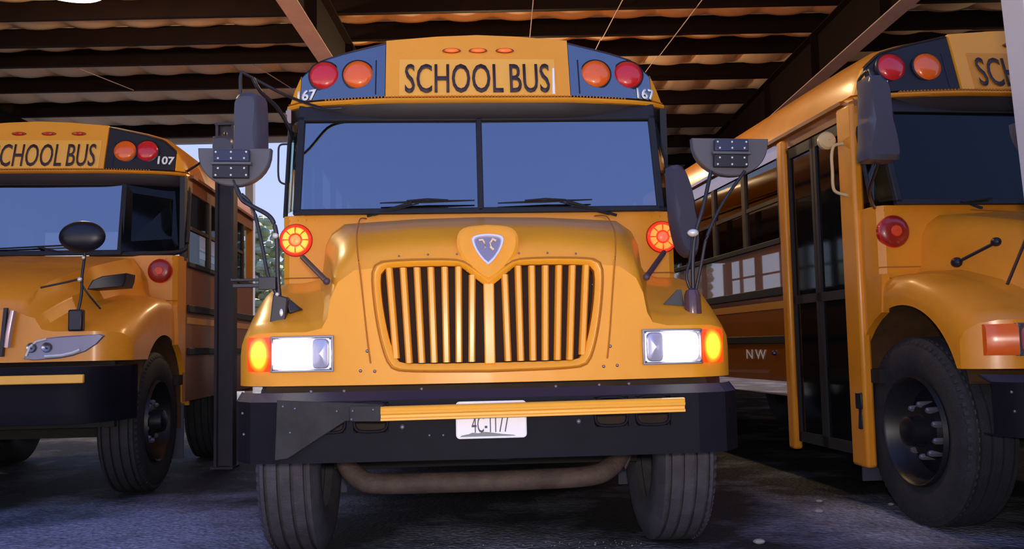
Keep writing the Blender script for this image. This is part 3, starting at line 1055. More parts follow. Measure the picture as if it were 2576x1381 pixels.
        if full:
            # shoulder lugs
            lg = MB()
            for k in range(70):
                t = 2 * PI * k / 70
                c0, s0 = math.cos(t), math.sin(t)
                px = s * (cx + hw * .86)
                q = []
                for dt, rr, dx in ((-.022, r + .001, -.03), (.022, r + .001, -.03), (.022, r - .035, .012), (-.022, r - .035, .012)):
                    q.append((px + s * dx, cy + rr * math.cos(t + dt), r + rr * math.sin(t + dt)))
                q2 = [(a, cy + (b - cy) * .97, r + (c - r) * .97) for a, b, c in q]
                lg.hexa(q, q2)
            tag(obj('tread_lugs', lg, 'tyre' if lit else 'tyre_shaded', wh), kind='stuff')
            xo = s * (cx + hw)
            rim = MB().lathe([(s * (-.02), .31), (s * .005, .30), (s * -.01, .285), (s * -.09, .275), (s * -.13, .24), (s * -.12, .16), (s * -.06, .14), (s * -.05, .09), (s * .03, .08), (s * .045, .05), (s * .045, .001)], (xo, cy, r), 'x', 48)
            obj('rim', rim, 'dullrim', wh)
            for k in range(10):
                t = 2 * PI * (k + .5) / 10
                nt_ = MB().lathe([(-s * .13, .018), (-s * .085, .018), (-s * .08, .008), (-s * .07, .008), (-s * .07, .001)], (xo, cy + .142 * math.cos(t), r + .142 * math.sin(t)), 'x', 6)
                nu = MB().lathe([(-s * .12, .021), (-s * .045, .019), (-s * .035, .010), (-s * .035, .001)], (xo, cy + .145 * math.cos(t), r + .145 * math.sin(t)), 'x', 6)
                obj('wheel_nut', nu, 'nut', wh)
        return wh
    wyc = o_['wheel_y']
    for s in (-1, 1):
        wheel(s, wyc)
        wheel(s, min(7.6, L - 1.0), False)
        # wheel house
        wh = MB()
        cy, cz, rr = o_['arch']
        rows = []
        r2 = rr + .015
        pts = [(cy + r2, .42), (cy + r2, cz)] + [(cy + r2 * math.cos(PI * k / 16), cz + r2 * math.sin(PI * k / 16)) for k in range(1, 16)] + [(cy - r2, cz + .12)]
        rows = [[(s * 1.12, a_, b_), (s * .62, a_, b_)] for a_, b_ in pts]
        obj('wheel_house', MB().loft(rows), 'house', R)
        # rear edge of the arch carried by the body side
        pl = [(1.66, .27 if s < 0 else .60), (1.66, 1.42), (cy + .05, 1.42)]
        for k in range(10):
            t = PI / 2 - (PI / 2 + .05) * k / 9
            pl.append((cy + rr * math.cos(t), cz + rr * math.sin(t)))
        yb = cy + rr * math.cos(-.05)
        pl = [(1.665, 1.42), (1.38, 1.42)] + [(y_, z_) for (y_, z_) in pl[3:] if y_ > 1.38] 
        pl = [p_ for p_ in pl if p_[0] <= 1.9]
        yend = pl[-1][0]
        if yend > 1.665:
            pl[0] = (yend + .01, 1.42)
        q = MB()
        A = [(s * 1.168, y_, z_) for y_, z_ in pl]
        B = [(s * 1.12, y_, z_) for y_, z_ in pl]
        n_ = len(pl)
        q.add(A + B, [tuple(range(n_)), tuple(reversed(range(n_, 2 * n_)))] + [(i, (i + 1) % n_, n_ + (i + 1) % n_, n_ + i) for i in range(n_)])
        obj('fender_rear', q, YP, R)
        fl = MB().box(s * .84, s * 1.14, cy + rr + .02, cy + rr + .035, .17, .62)
        obj('mud_flap', fl, 'flap', R)
    # axle and chassis darkness
    ax = MB().box(-.8, .8, wyc - .06, wyc + .06, .42, .54).box(-.45, -.36, .1, L - .2, .60, .82).box(.36, .45, .1, L - .2, .60, .82).box(-.35, .35, .5, 1.4, .62, .95)
    obj('chassis', ax, 'under', R)
    return R

M['tyre_shaded'] = mat('tyre_rubber_shaded', (.022, .022, .030), .75, var=.4, vscale=10, bump=.4, bscale=90)  # tyre copy darkened: shade around the side buses put into the colour
M['sash'] = mat('window_sash', (.05, .028, .012), .5)
M['pale2'] = mat('side_reflective_yellow', (.60, .26, .02), .4)
M['markbase'] = mat('marker_base', (.22, .02, .01), .4)
M['dullrim'] = mat('dark_rim_paint', (.012, .012, .018), .4, metal=.2, var=.3)
M['nut'] = mat('steel_nut', (.20, .19, .24), .4, metal=.6)
M['house'] = mat('wheel_house_paint', (.10, .045, .012), .8, var=.5, vscale=5)
M['head_red'] = mat('lens_pinkish', (.40, .10, .12), .15, coat=.8)

def bumper(root, xw=1.06, z0=.575, z1=.86, m_='bumper', holes=((-.76, -.62), (-.59, -.44), (.44, .59), (.62, .775))):
    def yb(x):
        return interp(abs(x), [0, .9, 1.03, 1.10, 1.16], [0, .012, .05, .14, .30])
    xs = sorted(set([-1.13, -1.10, -1.065, -1.03, -.97, -.9, 0, .9, .97, 1.03, 1.065, 1.10, 1.13] + [h for q in holes for h in q] + [(a + b) / 2 for a, b in holes]))
    za, zb_ = .69, .82
    mb = MB()
    sh = MB()
    def strip(xa, xb, z_a, z_b, dy=0, d=.012):
        mb.hexa([(xa, yb(xa) + dy, z_a), (xb, yb(xb) + dy, z_a), (xb, yb(xb) + dy, z_b), (xa, yb(xa) + dy, z_b)],
                [(xa, yb(xa) + d + dy, z_a), (xb, yb(xb) + d + dy, z_a), (xb, yb(xb) + d + dy, z_b), (xa, yb(xa) + d + dy, z_b)])
    for xa, xb in zip(xs[:-1], xs[1:]):
        strip(xa, xb, z0, za)
        inside = any(a - 1e-6 <= xa and xb <= b + 1e-6 for a, b in holes)
        if not inside:
            strip(xa, xb, za, zb_)
        strip(xa, xb, zb_, z1 - .034)
        # sloping top shelf, bottom shelf
        sh.hexa([(xa, yb(xa), z1 - .034), (xb, yb(xb), z1 - .034), (xb, yb(xb) + .10, z1), (xa, yb(xa) + .10, z1)],
                [(xa, yb(xa) + .004, z1 - .042), (xb, yb(xb) + .004, z1 - .042), (xb, yb(xb) + .10, z1 - .01), (xa, yb(xa) + .10, z1 - .01)])
        mb.hexa([(xa, yb(xa), z0 - .008), (xb, yb(xb), z0 - .008), (xb, yb(xb), z0), (xa, yb(xa), z0)],
                [(xa, yb(xa) + .09, z0 - .008), (xb, yb(xb) + .09, z0 - .008), (xb, yb(xb) + .09, z0), (xa, yb(xa) + .09, z0)])
    b = obj('front_bumper', mb, m_, root)
    obj('bumper_shelf', sh, 'shelf', b)
    for (a, c) in holes:
        cx, w = (a + c) / 2, (c - a) / 2
        pts = []
        for k in range(25):
            t = 2 * PI * k / 24
            e_ = .5
            x = cx + (w - .004) * abs(math.cos(t)) ** e_ * math.copysign(1, math.cos(t))
            z = .755 + .061 * abs(math.sin(t)) ** e_ * math.copysign(1, math.sin(t))
            pts.append((x, yb(x) - .001, z))
        obj('slot_rim', MB().tube(pts, .007, 6, cap=False), m_, b)
    return b

def cross_mirror(root, cx, y, ztop_, hw, hh, tilt=0.):
    out = [(-hw, 0), (hw, 0)]
    for k in range(1, 16):
        t = PI * k / 16
        out.append((hw * math.cos(t) ** 1 if True else 0, -hh * math.sin(t) ** .85))
    fy = lambda x, z: -.02 * (1 - (x / hw) ** 2) * (1 - (z / hh) ** 2 * .5)
    mb = MB().prism([(x, z) for x, z in out], -.0, .05, fy, bev=.006)
    o = obj('crossview_mirror', mb, 'mirrorback_warm', root)
    o.location = (cx, y, ztop_)
    o.rotation_euler = (0, tilt, 0)
    u = MB().box(-.088, .078, -.042, -.005, -.072, -.014)
    obj('mount_plate', u, 'platenavy', o, bevel=.003)
    u = MB().box(-.092, .075, -.038, -.005, -.150, -.088)
    obj('mount_plate', u, 'rim', o, bevel=.003)
    obj('mount_rib', MB().box(-.10, .09, -.046, -.01, -.088, -.074), 'mirrorback_warm', o, bevel=.003)
    for (zz, yy) in ((-.026, -.044), (-.056, -.044), (-.103, -.040), (-.136, -.040)):
        for xx in (-.076, -.005, .066):
            xx2 = xx * (1 if zz in (-.026, -.136) else .86)
            obj('screw', MB().ball((xx2, yy, zz + .004 * math.sin(xx * 90)), .0055, 8, 5), 'screw', o)
    return o
M['shelf'] = mat('bumper_shelf_skylit', (.016, .020, .050), .7, spec=.3)  # blue sky sheen on the bumper top put into the colour
M['screw'] = mat('bright_screw', (.75, .75, .72), .3, metal=.3)

def flat_mirror(root, pts, y, th=.09, name='side_mirror', rz=0.):
    cx = sum(p_[0] for p_ in pts) / len(pts)
    cz = sum(p_[1] for p_ in pts) / len(pts)
    loc = [(x - cx, z - cz) for x, z in pts]
    w = max(abs(x) for x, z in loc)
    pl = resample(chaikin(loc + [loc[0]], 2), 40)[:-1]
    mb = MB().prism(pl, -th / 2, th / 2, lambda x, z: .35 * x * x / w, bev=.025)
    o = obj(name, mb, 'mirrorback', root)
    o.location = (cx, y, cz)
    o.rotation_euler = (0, 0, rz)
    g_ = MB().prism([(x * .9, z * .94) for x, z in pl], th / 2, th / 2 + .004)
    obj('mirror_glass', g_, 'chrome', o)
    return o

def tubepart(name, root, path, r, m_='black', k=5, n=10):
    return obj(name, MB().tube(smooth_path(path, k), r, n), m_, root)

# ---------------------------------------------------------------- hood tables (two makes of bonnet)
no_hole = lambda x, z: False
gpoly = full_outline([(0, 1.325), (.084, 1.39), (.13, 1.424), (.455, 1.424), (.492, 1.405), (.502, 1.37), (.495, 1.255), (.475, 1.13), (.45, 1.03), (.425, .976), (.395, .958), (0, .954)])
PA = dict(y0=.14, lip=.885, s=[0, .03, .07, .12, .25, .45, .75, 1.1, 1.35],
          h=[.72, .722, .725, .73, .745, .79, .85, .90, .92],
          zt=[1.425, 1.475, 1.52, 1.555, 1.62, 1.675, 1.73, 1.785, 1.80],
          zf=[1.125, 1.145, 1.17, 1.19, 1.25, 1.33, 1.40, 1.415, 1.40],
          W=[1.16] * 9, end=1.27, side=.05, zb=arch_fn(1.22, .70, .53, .885), hole=lambda x, z: inpoly(x, z, gpoly))
PB = dict(y0=.14, lip=1.0, s=[0, .05, .12, .25, .45, .75, 1.1, 1.35],
          h=[.60, .62, .64, .68, .74, .84, .93, .95],
          zt=[1.36, 1.44, 1.50, 1.57, 1.65, 1.74, 1.82, 1.84],
          zf=[1.20, 1.235, 1.27, 1.33, 1.40, 1.47, 1.48, 1.44],
          W=[1.14] * 8, end=1.27, side=.10, sw=1.35, zb=arch_fn(1.15, .66, .52, 1.0), hole=lambda x, z: False)

# ================================================================ CENTRE BUS
CB = bus('school_bus', (-.0975, 3.8847), .057715, 'yellow school bus with headlights on, number 167, in the middle', dict(
    lit=True, glosscap=True, ws='split', numbers=[(-1.105, '167'), (.985, '167')], wheel_y=1.0, arch=(1.22, .70, .53), signmat='reflective', edge='platenavy'))
def conventional_front(R, lit, dy=0.):
    PH_ = dict(PA)
    PH_['y0'] = .14 + dy
    PH_['s'] = [q * (1.27 - dy) / 1.27 for q in PA['s']]
    PH_['end'] = 1.27 - dy
    Y = 'yellow' if lit else 'yellow_shaded'
    hd = obj('hood', hood_mesh(PH_), Y, R)
    for s in (-1, 1):
        # seam between centre panel and fender
        pts = [(s * x, .14 + dy + (y_ - .14) * (1.27 - dy) / 1.27, z_) for x, y_, z_ in [(.655, 1.25, 1.785), (.63, .7, 1.706), (.612, .42, 1.622), (.60, .27, 1.56), (.587, .19, 1.475), (.575, .160, 1.40), (.56, .162, 1.25), (.545, .160, 1.10), (.53, .158, .98)]]
        tubepart('hood_seam', R, pts, .0035, 'seam', 4, 6)
        # bolts beside the grille
        for (x, z) in ((.545, 1.035), (.512, .945), (.575, .948)):
            obj('hood_bolt', MB().ball((s * x, .14 + dy + sweep(x) - .003, z), .0075, 8, 5), 'dullchrome', R)
        for (x, z) in ((.14, 1.462), (.27, 1.462), (.40, 1.458)):
            obj('hood_bolt', MB().ball((s * x, .150 + dy + sweep(x), z), .005, 8, 5), 'nut', R)
        lamp_cluster(R, s, .14 + dy, lit)
    grille(R, .14 + dy, Y=Y)
    emblem(R, .14 + dy, Y=Y)
    return hd
conventional_front(CB, True)
bumper(CB)
cowl_lamp(CB, -1.080, 1.40, 1.683, 1)
cowl_lamp(CB, 1.080, 1.40, 1.674, 2)
# crossing arm, bracket, plate
br = MB().prism([(-.915, .585), (-.905, .838), (-.46, .81), (-.468, .737), (-.62, .742), (-.86, .592)], -.016, -.002)
obj('arm_bracket', br, 'bracket', CB, bevel=.003)
obj('arm_hinge', MB().prism([(-.60, .742), (-.60, .808), (-.455, .806), (-.448, .77), (-.458, .738)], -.05, -.016), 'bracket', CB, bevel=.004)
bh = MB()
for (x, z) in ((-.88, .81), (-.83, .80), (-.655, .785), (-.85, .70), (-.585, .787), (-.50, .79), (-.59, .752)):
    obj('bracket_bolt', MB().ball((x, -.018 if x < -.6 else -.052, z), .006, 8, 5), 'nut', CB)
arm = MB()
for k, (za, zb_, d) in enumerate(((.738, .751, .004), (.751, .763, -.004), (.763, .780, .005), (.780, .800, .0))):
    pass
def armsec(x, dz):
    pr = [(-.058, .741), (-.066, .744), (-.066, .752), (-.056, .756), (-.056, .766), (-.066, .772), (-.068, .782), (-.062, .786), (-.066, .796), (-.058, .802), (-.03, .802), (-.03, .741)]
    return [(x, y_, z_ + dz) for y_, z_ in pr]
arm.loft([armsec(-.468, 0), armsec(.2, .004), armsec(.822, .008)], closed=True)
n_ = 12
arm.f.append(tuple(range(n_))); arm.f.append(tuple(24 + i for i in reversed(range(n_))))
obj('crossing_arm', arm, 'reflective', CB)
pl = MB()
def rrect(x0, x1, z0, z1, r, k=5):
    o_ = []
    for (cx, cz, a0) in ((x1 - r, z1 - r, 0), (x0 + r, z1 - r, 1), (x0 + r, z0 + r, 2), (x1 - r, z0 + r, 3)):
        for i in range(k + 1):
            t = PI / 2 * (a0 + i / k)
            o_.append((cx + r * math.cos(t), cz + r * math.sin(t)))
    return o_
lp = obj('license_plate', pl.prism(rrect(-.154, .146, .656, .812, .014), -.014, -.008), 'plate', CB)
tp = text('4C-1177', 'lettering', 'navy', None, -.088, -.0165, .680, .158, .072, bold=.0)
sub(tp, lp)
hills = MB().prism([(-.138, .664), (-.13, .670), (-.10, .675), (-.085, .681), (-.06, .678), (-.03, .683), (.0, .679), (.04, .673), (.09, .668), (.10, .664)], -.0155, -.013)
obj('plate_scenery', hills, mat('plate_hills', (.22, .24, .24), .6), lp)
obj('plate_border', MB().tube([(x, -.014, z) for x, z in rrect(-.152, .144, .658, .810, .014)] + [(.144, -.014, .796)], .003, 6), 'plate', lp)
# rusty cross pipe under the bumper, tow hooks, clutter below the hood lip
tubepart('cross_pipe', CB, [(-.80, .95, .66), (-.745, .8, .56), (-.70, .68, .47), (-.62, .62, .405), (-.52, .60, .388), (-.2, .60, .385), (.25, .60, .388), (.50, .60, .398), (.60, .63, .43), (.68, .72, .50), (.73, .85, .60)], .05, 'pipe', 6, 16)
tubepart('hose', CB, [(-.1, .3, .57), (.0, .28, .545), (.08, .28, .538), (.2, .3, .57)], .012, 'bracket', 5, 8)
for s in (-1, 1):
    obj('spring_shackle', MB().prism([(s * .66, .60), (s * .74, .60), (s * .73, .46), (s * .70, .40), (s * .67, .46)] if s > 0 else [(-.74, .60), (-.66, .60), (-.67, .46), (-.70, .40), (-.73, .46)], .72, .80), 'pipe', CB, bevel=.01)
gap = MB().box(-1.02, 1.02, .32, .36, .60, .92)
obj('radiator_support', gap, mat('radiator_brown', (.05, .022, .012), .7, var=.5, vscale=6), CB)
for (x, y_, z, r_) in ((-.77, .03, .866, .007), (-.63, .03, .866, .007), (-.30, .03, .868, .007), (.28, .03, .866, .007), (.47, .03, .868, .007), (.60, .03, .870, .007),
                       (-.382, -.001, .711, .012), (.372, -.001, .716, .012), (-.268, -.001, .673, .006), (-.209, -.001, .672, .006), (-1.068, .07, .78, .006), (-1.062, .07, .69, .006)):
    obj('bumper_bolt', MB().ball((x, y_, z), r_, 8, 5), 'nut', CB)
# hood latch straps
for s, zo in ((-1, 0), (1, -.004)):
    p0, p1 = (s * .905, .60, 1.505 + zo), (s * .728, .20, 1.352 + zo)
    lt = MB().tube([p0, p1], .013, 8)
    lt.ball(p1, .017, 10, 6)
    obj('hood_strap', lt, mat('strap_rubber', (.07, .035, .05), .5), CB)
# windscreen wipers
for (a, b, c, d) in (((-.66, 1.335, 1.812), (-.40, 1.31, 1.884), (-.585, 1.325, 1.886), (-.035, 1.325, 1.896)), ((.80, 1.335, 1.80), (.50, 1.31, 1.884), (.10, 1.325, 1.878), (.655, 1.325, 1.893))):
    w = MB().tube([a, b], .009, 6).tube([(a[0] + (b[0] - a[0]) * .15, a[1] - .005, a[2] + .004), (b[0] + (.04 if b[0] < 0 else -.04), b[1], b[2] - .004)], .005, 6)
    mid = tuple((c[i] + d[i]) / 2 for i in range(3))
    w.tube([c, mid, d], [.004, .009, .004], 6)
    w.tube([(mid[0] - .12, mid[1] - .008, mid[2] + .004), (mid[0], mid[1] - .02, mid[2] + .012), (mid[0] + .12, mid[1] - .008, mid[2] + .006)], .006, 6)
    obj('wiper', w, 'rubber', CB)
# mirrors, driver side of the picture left
cml = cross_mirror(CB, -1.196, .43, 2.015, .172, .185, .012)
cmr = cross_mirror(CB, 1.217, .43, 2.046, .191, .19, .022)
flat_mirror(CB, [(-1.335, 2.02), (-1.355, 2.15), (-1.335, 2.40), (-1.32, 2.44), (-1.20, 2.44), (-1.19, 2.40), (-1.186, 2.15), (-1.19, 2.03), (-1.22, 2.0), (-1.31, 2.0)], 1.0, .11, rz=-.35)
flat_mirror(CB, [(1.045, 2.02), (1.10, 2.03), (1.15, 1.93), (1.19, 1.78), (1.205, 1.60), (1.17, 1.50), (1.09, 1.53), (1.055, 1.66), (1.045, 1.85)], 1.0, .10, rz=.2)
tubepart('mirror_arm', CB, [(-1.31, 1.02, 2.44), (-1.308, 1.02, 2.56), (-1.27, 1.05, 2.555), (-1.10, 1.2, 2.49), (-.93, 1.42, 2.475), (-.82, 1.46, 2.485)], .009)
tubepart('mirror_arm', CB, [(-1.24, 1.0, 2.53), (-1.21, 1.05, 2.47), (-1.15, 1.2, 2.42), (-1.12, 1.40, 2.35), (-1.13, 1.55, 2.32)], .011)
# tubular loop that carries the crossview mirror
tubepart('mirror_bracket', CB, [(-1.20, .43, 1.86), (-1.16, .42, 1.77), (-1.115, .41, 1.735), (-1.03, .40, 1.685), (-1.0, .40, 1.635), (-.988, .40, 1.55), (-.985, .40, 1.40), (-.975, .40, 1.27), (-.968, .40, 1.18)], .011)
tubepart('mirror_bracket', CB, [(-1.16, .42, 1.79), (-1.105, .42, 1.72), (-1.06, .41, 1.54), (-1.03, .40, 1.40), (-.985, .40, 1.30)], .009)
ba = MB().box(-1.20, -1.0, .38, .40, 1.372, 1.384).box(-1.19, -1.0, .38, .40, 1.342, 1.36).box(-1.07, -.99, .375, .41, 1.33, 1.39)
obj('bracket_bar', ba, 'black', CB, bevel=.003)
obj('mirror_foot', MB().hexa([(-1.015, .34, 1.135), (-.945, .34, 1.135), (-.928, .34, 1.29), (-.995, .34, 1.31)], [(-1.015, .42, 1.135), (-.945, .42, 1.135), (-.928, .42, 1.29), (-.995, .42, 1.31)]).hexa([(-.93, .38, 1.22), (-.87, .40, 1.235), (-.93, .40, 1.28), (-.94, .38, 1.30)], [(-.93, .42, 1.20), (-.87, .44, 1.235), (-.93, .44, 1.28), (-.94, .42, 1.30)]), 'black', CB, bevel=.006)
for (p_, r_, sc_) in (((-.993, .385, 1.585), .014, (1, 1, 1)), ((-.975, .335, 1.305), .009, (1, 1, 1)), ((-.955, .332, 1.22), .009, (1, .5, 2))):
    obj('foot_bolt', MB().ball(p_, r_, 8, 6, sc_), 'screw', CB)
tubepart('mirror_bracket', CB, [(1.11, .42, 1.88), (1.06, .40, 1.70), (1.02, .40, 1.58), (1.0, .40, 1.45), (.995, .40, 1.27)], .010)
tubepart('mirror_bracket', CB, [(1.28, .42, 1.88), (1.16, .41, 1.72), (1.075, .40, 1.56), (1.04, .40, 1.42), (1.005, .40, 1.28)], .008)
tubepart('mirror_bracket', CB, [(1.012, .42, 1.58), (.99, .41, 1.45), (.965, .40, 1.36), (.99, .40, 1.28)], .007)
fm = MB()
rows = []
for k, (z, r) in enumerate(((1.135, .040), (1.15, .044), (1.27, .040), (1.295, .030), (1.305, .01))):
    rows.append([(.985 + r * math.cos(t), .38 + r * math.sin(t), z) for t in np.linspace(0, 2 * PI, 14, endpoint=False)])
fm.loft(rows, closed=True)
obj('mirror_foot', fm, mat('aubergine_plastic', (.09, .045, .06), .2, coat=.6), CB)
obj('foot_bolt', MB().ball((1.0, .38, 1.572), .024, 10, 6, (1.2, 1, .8)), 'screw', CB)
obj('foot_gusset', MB().prism([(.85, 1.23), (.92, 1.30), (.94, 1.30), (.95, 1.22)], .40, .42), 'black', CB)
# grab loop beside the driver window, bits seen through the glass
tubepart('grab_loop', CB, [(-1.17, 1.60, 2.30), (-1.215, 1.60, 2.29), (-1.222, 1.60, 2.22), (-1.218, 1.60, 2.08), (-1.17, 1.60, 2.05)], .006)
fan = MB().lathe([(0, .065), (-.02, .06), (-.03, .03)], (-.92, 1.60, 2.29), 'y', 20).ball((-.92, 1.56, 2.245), .03, 10, 6, (.8, .6, 1.2))
obj('cab_fan', fan, mat('fan_plastic', (.85, .9, .95), .5), CB)
obj('interior_mirror', MB().prism([(-.02 + .09 * math.cos(t), 2.30 + .075 * (math.sin(t) if math.sin(t) < 0 else .15 * math.sin(t))) for t in np.linspace(0, 2 * PI, 24, endpoint=False)], 1.56, 1.60), mat('mirror_shell', (.7, .75, .8), .3), CB)
sw = MB().tube([(.62 + .22 * math.cos(t), 1.80 + .06 * math.sin(t), 1.70 + .20 * math.sin(t)) for t in np.linspace(0, 2 * PI, 25)], .014, 8)
obj('steering_wheel', sw, 'rubber', CB)
obj('driver_seat', MB().box(.40, .85, 2.3, 2.75, 1.05, 1.30).box(.40, .85, 2.72, 2.84, 1.30, 1.7), 'rubber', CB, bevel=.04)
for k in range(8):
    for s in (-1, 1):
        xa, xb = (s * .28, s * 1.05)
        obj('seat_back', MB().box(min(xa, xb), max(xa, xb), 3.5 + k * .8, 3.62 + k * .8, .9, 1.42), 'seatvinyl' if 'seatvinyl' in M else 'rubber', CB, bevel=.03)

# ================================================================ RIGHT BUS
M['sign_r'] = mat('sign_yellow_plain', (.72, .27, .015), .5)
RBs = bus('school_bus', (3.486, 4.014), .12, 'yellow school bus with lights off, door side showing, cut off by the white post', dict(
    lit=False, ws='split', numbers=[(-1.09, '107')], nz=2.560, ws_glass='doorglass', wheel_y=1.23, arch=(1.22, .70, .53), signmat='sign_r', side_text=True))
conventional_front(RBs, False, .27)
rbb = bumper(RBs, holes=((-.59, -.44), (.44, .59)))
rbb.location.y = .27
for (x_, z_) in ((-1.10, .78), (-1.09, .69)):
    obj('bumper_bolt', MB().ball((x_, .40, z_), .008, 8, 5), 'nut', RBs)
cowl_lamp(RBs, -1.07, 1.40, 1.672, 0)
cowl_lamp(RBs, 1.07, 1.40, 1.672, 0)
flat_mirror(RBs, [(-1.475, 2.44), (-1.375, 2.44), (-1.355, 2.30), (-1.325, 2.12), (-1.31, 2.0), (-1.33, 1.985), (-1.48, 1.985), (-1.50, 2.0), (-1.485, 2.12), (-1.48, 2.3)], .9, .14)
tubepart('mirror_arm', RBs, [(-1.42, .92, 2.42), (-1.42, .95, 2.50), (-1.35, 1.2, 2.51), (-1.15, 1.55, 2.50)], .010)
tubepart('mirror_arm', RBs, [(-1.40, .92, 2.02), (-1.39, 1.0, 1.95), (-1.32, 1.2, 1.87), (-1.16, 1.44, 1.82)], .010)
cross_mirror(RBs, -.66, .62, 2.13, .17, .20)
tubepart('mirror_bracket', RBs, [(-.66, .62, 1.93), (-.72, .60, 1.75), (-.86, .56, 1.52), (-.98, .55, 1.30)], .008, mat('strap_dark_red', (.05, .012, .008), .5))
lt = MB().tube([(-.99, .95, 1.44), (-.90, .72, 1.53)], .009, 8).ball((-.985, .94, 1.445), .028, 10, 6, (1, 1.3, 1)).ball((-.905, .72, 1.53), .024, 10, 6, (1, 1.3, 1))
obj('hood_strap', lt, 'rim', RBs)
w = MB().tube([(-.55, 1.33, 1.80), (-.68, 1.32, 1.835), (-.50, 1.31, 1.86)], .010, 6)
obj('wiper', w, 'rubber', RBs)
# grab bar and round knob on the door jamb
tubepart('grab_bar', RBs, [(-1.205, 1.68, 2.26), (-1.24, 1.74, 2.26), (-1.25, 1.76, 2.20), (-1.25, 1.76, 2.10), (-1.25, 1.76, 2.00), (-1.24, 1.73, 1.96), (-1.205, 1.66, 1.93)], .010, 'cream')
obj('round_knob', MB().lathe([(.02, .055), (-.012, .058), (-.03, .045), (-.036, .002)], (-1.27, 1.78, 2.30), 'y', 20), 'cream', RBs)
obj('door_latch', MB().box(-1.212, -1.19, 1.62, 1.69, .62, .72).prism([(-1.212, .50), (-1.20, .66), (-1.19, .50)], 1.63, 1.67), 'rim', RBs, bevel=.006)
obj('side_marker', MB().ball((-1.18, 2.95, .95), .02, 8, 6), 'platenavy', RBs)

# ================================================================ LEFT BUS
LBs = bus('school_bus', (-3.745, 5.745), .08, 'yellow school bus with lights off and swept headlight, number 107, beyond the steel post', dict(
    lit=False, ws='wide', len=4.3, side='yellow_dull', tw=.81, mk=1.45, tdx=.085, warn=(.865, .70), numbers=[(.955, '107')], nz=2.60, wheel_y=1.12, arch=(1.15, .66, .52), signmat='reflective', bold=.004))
obj('hood', hood_mesh(PB), 'yellow_shaded', LBs)
cowl_lamp(LBs, 1.03, 1.385, 1.70, 0)
cowl_lamp(LBs, -1.03, 1.385, 1.70, 0)
def sB(x, dy=-.012):
    return .14 + sweep(x) * 1.35 + dy
for s in (-1, 1):
    fH = lambda q: .53 + (q - .605) * .85
    hl = [(fH(x_ + .075), z_) for x_, z_ in [(.53, 1.022), (.56, 1.075), (.60, 1.125), (.66, 1.155), (.80, 1.168), (1.06, 1.178), (1.085, 1.168), (1.04, 1.115), (.96, 1.065), (.87, 1.035), (.78, 1.02), (.60, 1.012)]]
    hp = [(s * x, z) for x, z in hl]
    fy = lambda x, z: sB(x)
    hh_ = obj('headlight', MB().prism(hp, -.004, .04, fy, bev=.008), mat('headlight_clear', (.16, .17, .30), .25, coat=.8), LBs)
    tr = [(s * fH(x), sB(fH(x)) - .012, z) for x, z in [(.63, 1.04), (.655, 1.10), (.70, 1.135), (.77, 1.15)]]
    obj('light_guide', MB().tube(tr, .008, 8), 'screw', hh_)
    tr = [(s * fH(x), sB(fH(x)) - .014, z) for x, z in [(.76, 1.035), (.87, 1.04), (.95, 1.055), (1.0, 1.075)]]
    obj('light_guide', MB().tube(tr, .012, 8), 'screw', hh_)
    for x in (.58, .67):
        obj('reflector', MB().lathe([(0, .034), (-.010, .028), (-.002, .012), (-.012, .001)], (s * x, sB(x) - .008, 1.095), 'y', 16), 'dullchrome', hh_)
    vt = [(.84, 1.555), (.87, 1.60), (.93, 1.63), (1.08, 1.655), (1.075, 1.60), (1.06, 1.575)]
    obj('hood_vent', MB().prism([(s * (x - .07), z - .03 - (.02 if z < 1.6 else 0)) for x, z in vt], .60, .80, lambda x, z: .35 * (abs(x) - .84), bev=.01), 'rim', LBs)
    # grille bars and pale upright at the nose
    for k in range(5):
        x = .12 + k * .07
        obj('grille_bar', MB().hexa([(s * (x - .012), .125, 1.04), (s * (x + .012), .125, 1.04), (s * (x + .032), .135, 1.36), (s * (x + .008), .135, 1.36)], [(s * (x - .012), .16, 1.04), (s * (x + .012), .16, 1.04), (s * (x + .032), .16, 1.36), (s * (x + .008), .16, 1.36)]), 'rim', LBs, bevel=.003)
    obj('grille_trim', MB().tube(smooth_path([(s * .44, .13, 1.10), (s * .452, .125, 1.2), (s * .472, .13, 1.34)], 4), .022, 10), mat('pale_chrome', (.55, .40, .42), .25, metal=.5), LBs)
lb = MB()
rows = []
for x in list(np.linspace(-1.14, 1.14, 39)):
    d = interp(abs(x), [0, .85, 1.0, 1.08, 1.14], [0, .01, .08, .20, .42])
    rows.append([(x, .0 + d, .60), (x, -.01 + d, .66), (x, -.01 + d, .90), (x, .01 + d, .965), (x, .12 + d, .97), (x, .12 + d, .60)])
lb.loft(rows, closed=True)
obj('front_bumper', lb, 'bumper', LBs)
la = MB().box(-.4, 1.0, -.07, -.04, .862, .918)
obj('crossing_arm', la, 'reflective', LBs, bevel=.006)
obj('radiator_support', MB().box(-1.05, 1.05, .35, .40, .55, 1.02), 'under', LBs)
ov = MB().lathe([(.05, .02), (.03, .08), (.0, .142), (-.015, .154), (-.03, .145), (-.055, .10), (-.066, .02), (-.066, .001)], (0, 0, 0), 'y', 36)
ov.v = [(x, y, z * .70) for x, y, z in ov.v]
om = obj('oval_mirror', ov, mat('oval_mirror_back', (.006, .006, .012), .35), LBs)
om.location = (.863, .25, 1.838)
tubepart('mirror_arm', LBs, [(.863, .30, 1.80), (.855, .30, 1.70), (.85, .28, 1.58), (.855, .26, 1.45), (.84, .25, 1.34)], .010)
tubepart('mirror_arm', LBs, [(.85, .27, 1.56), (.755, .30, 1.54), (.555, .34, 1.505)], .007)
tubepart('mirror_arm', LBs, [(.85, .27, 1.52), (.895, .30, 1.44), (.945, .36, 1.355)], .007)
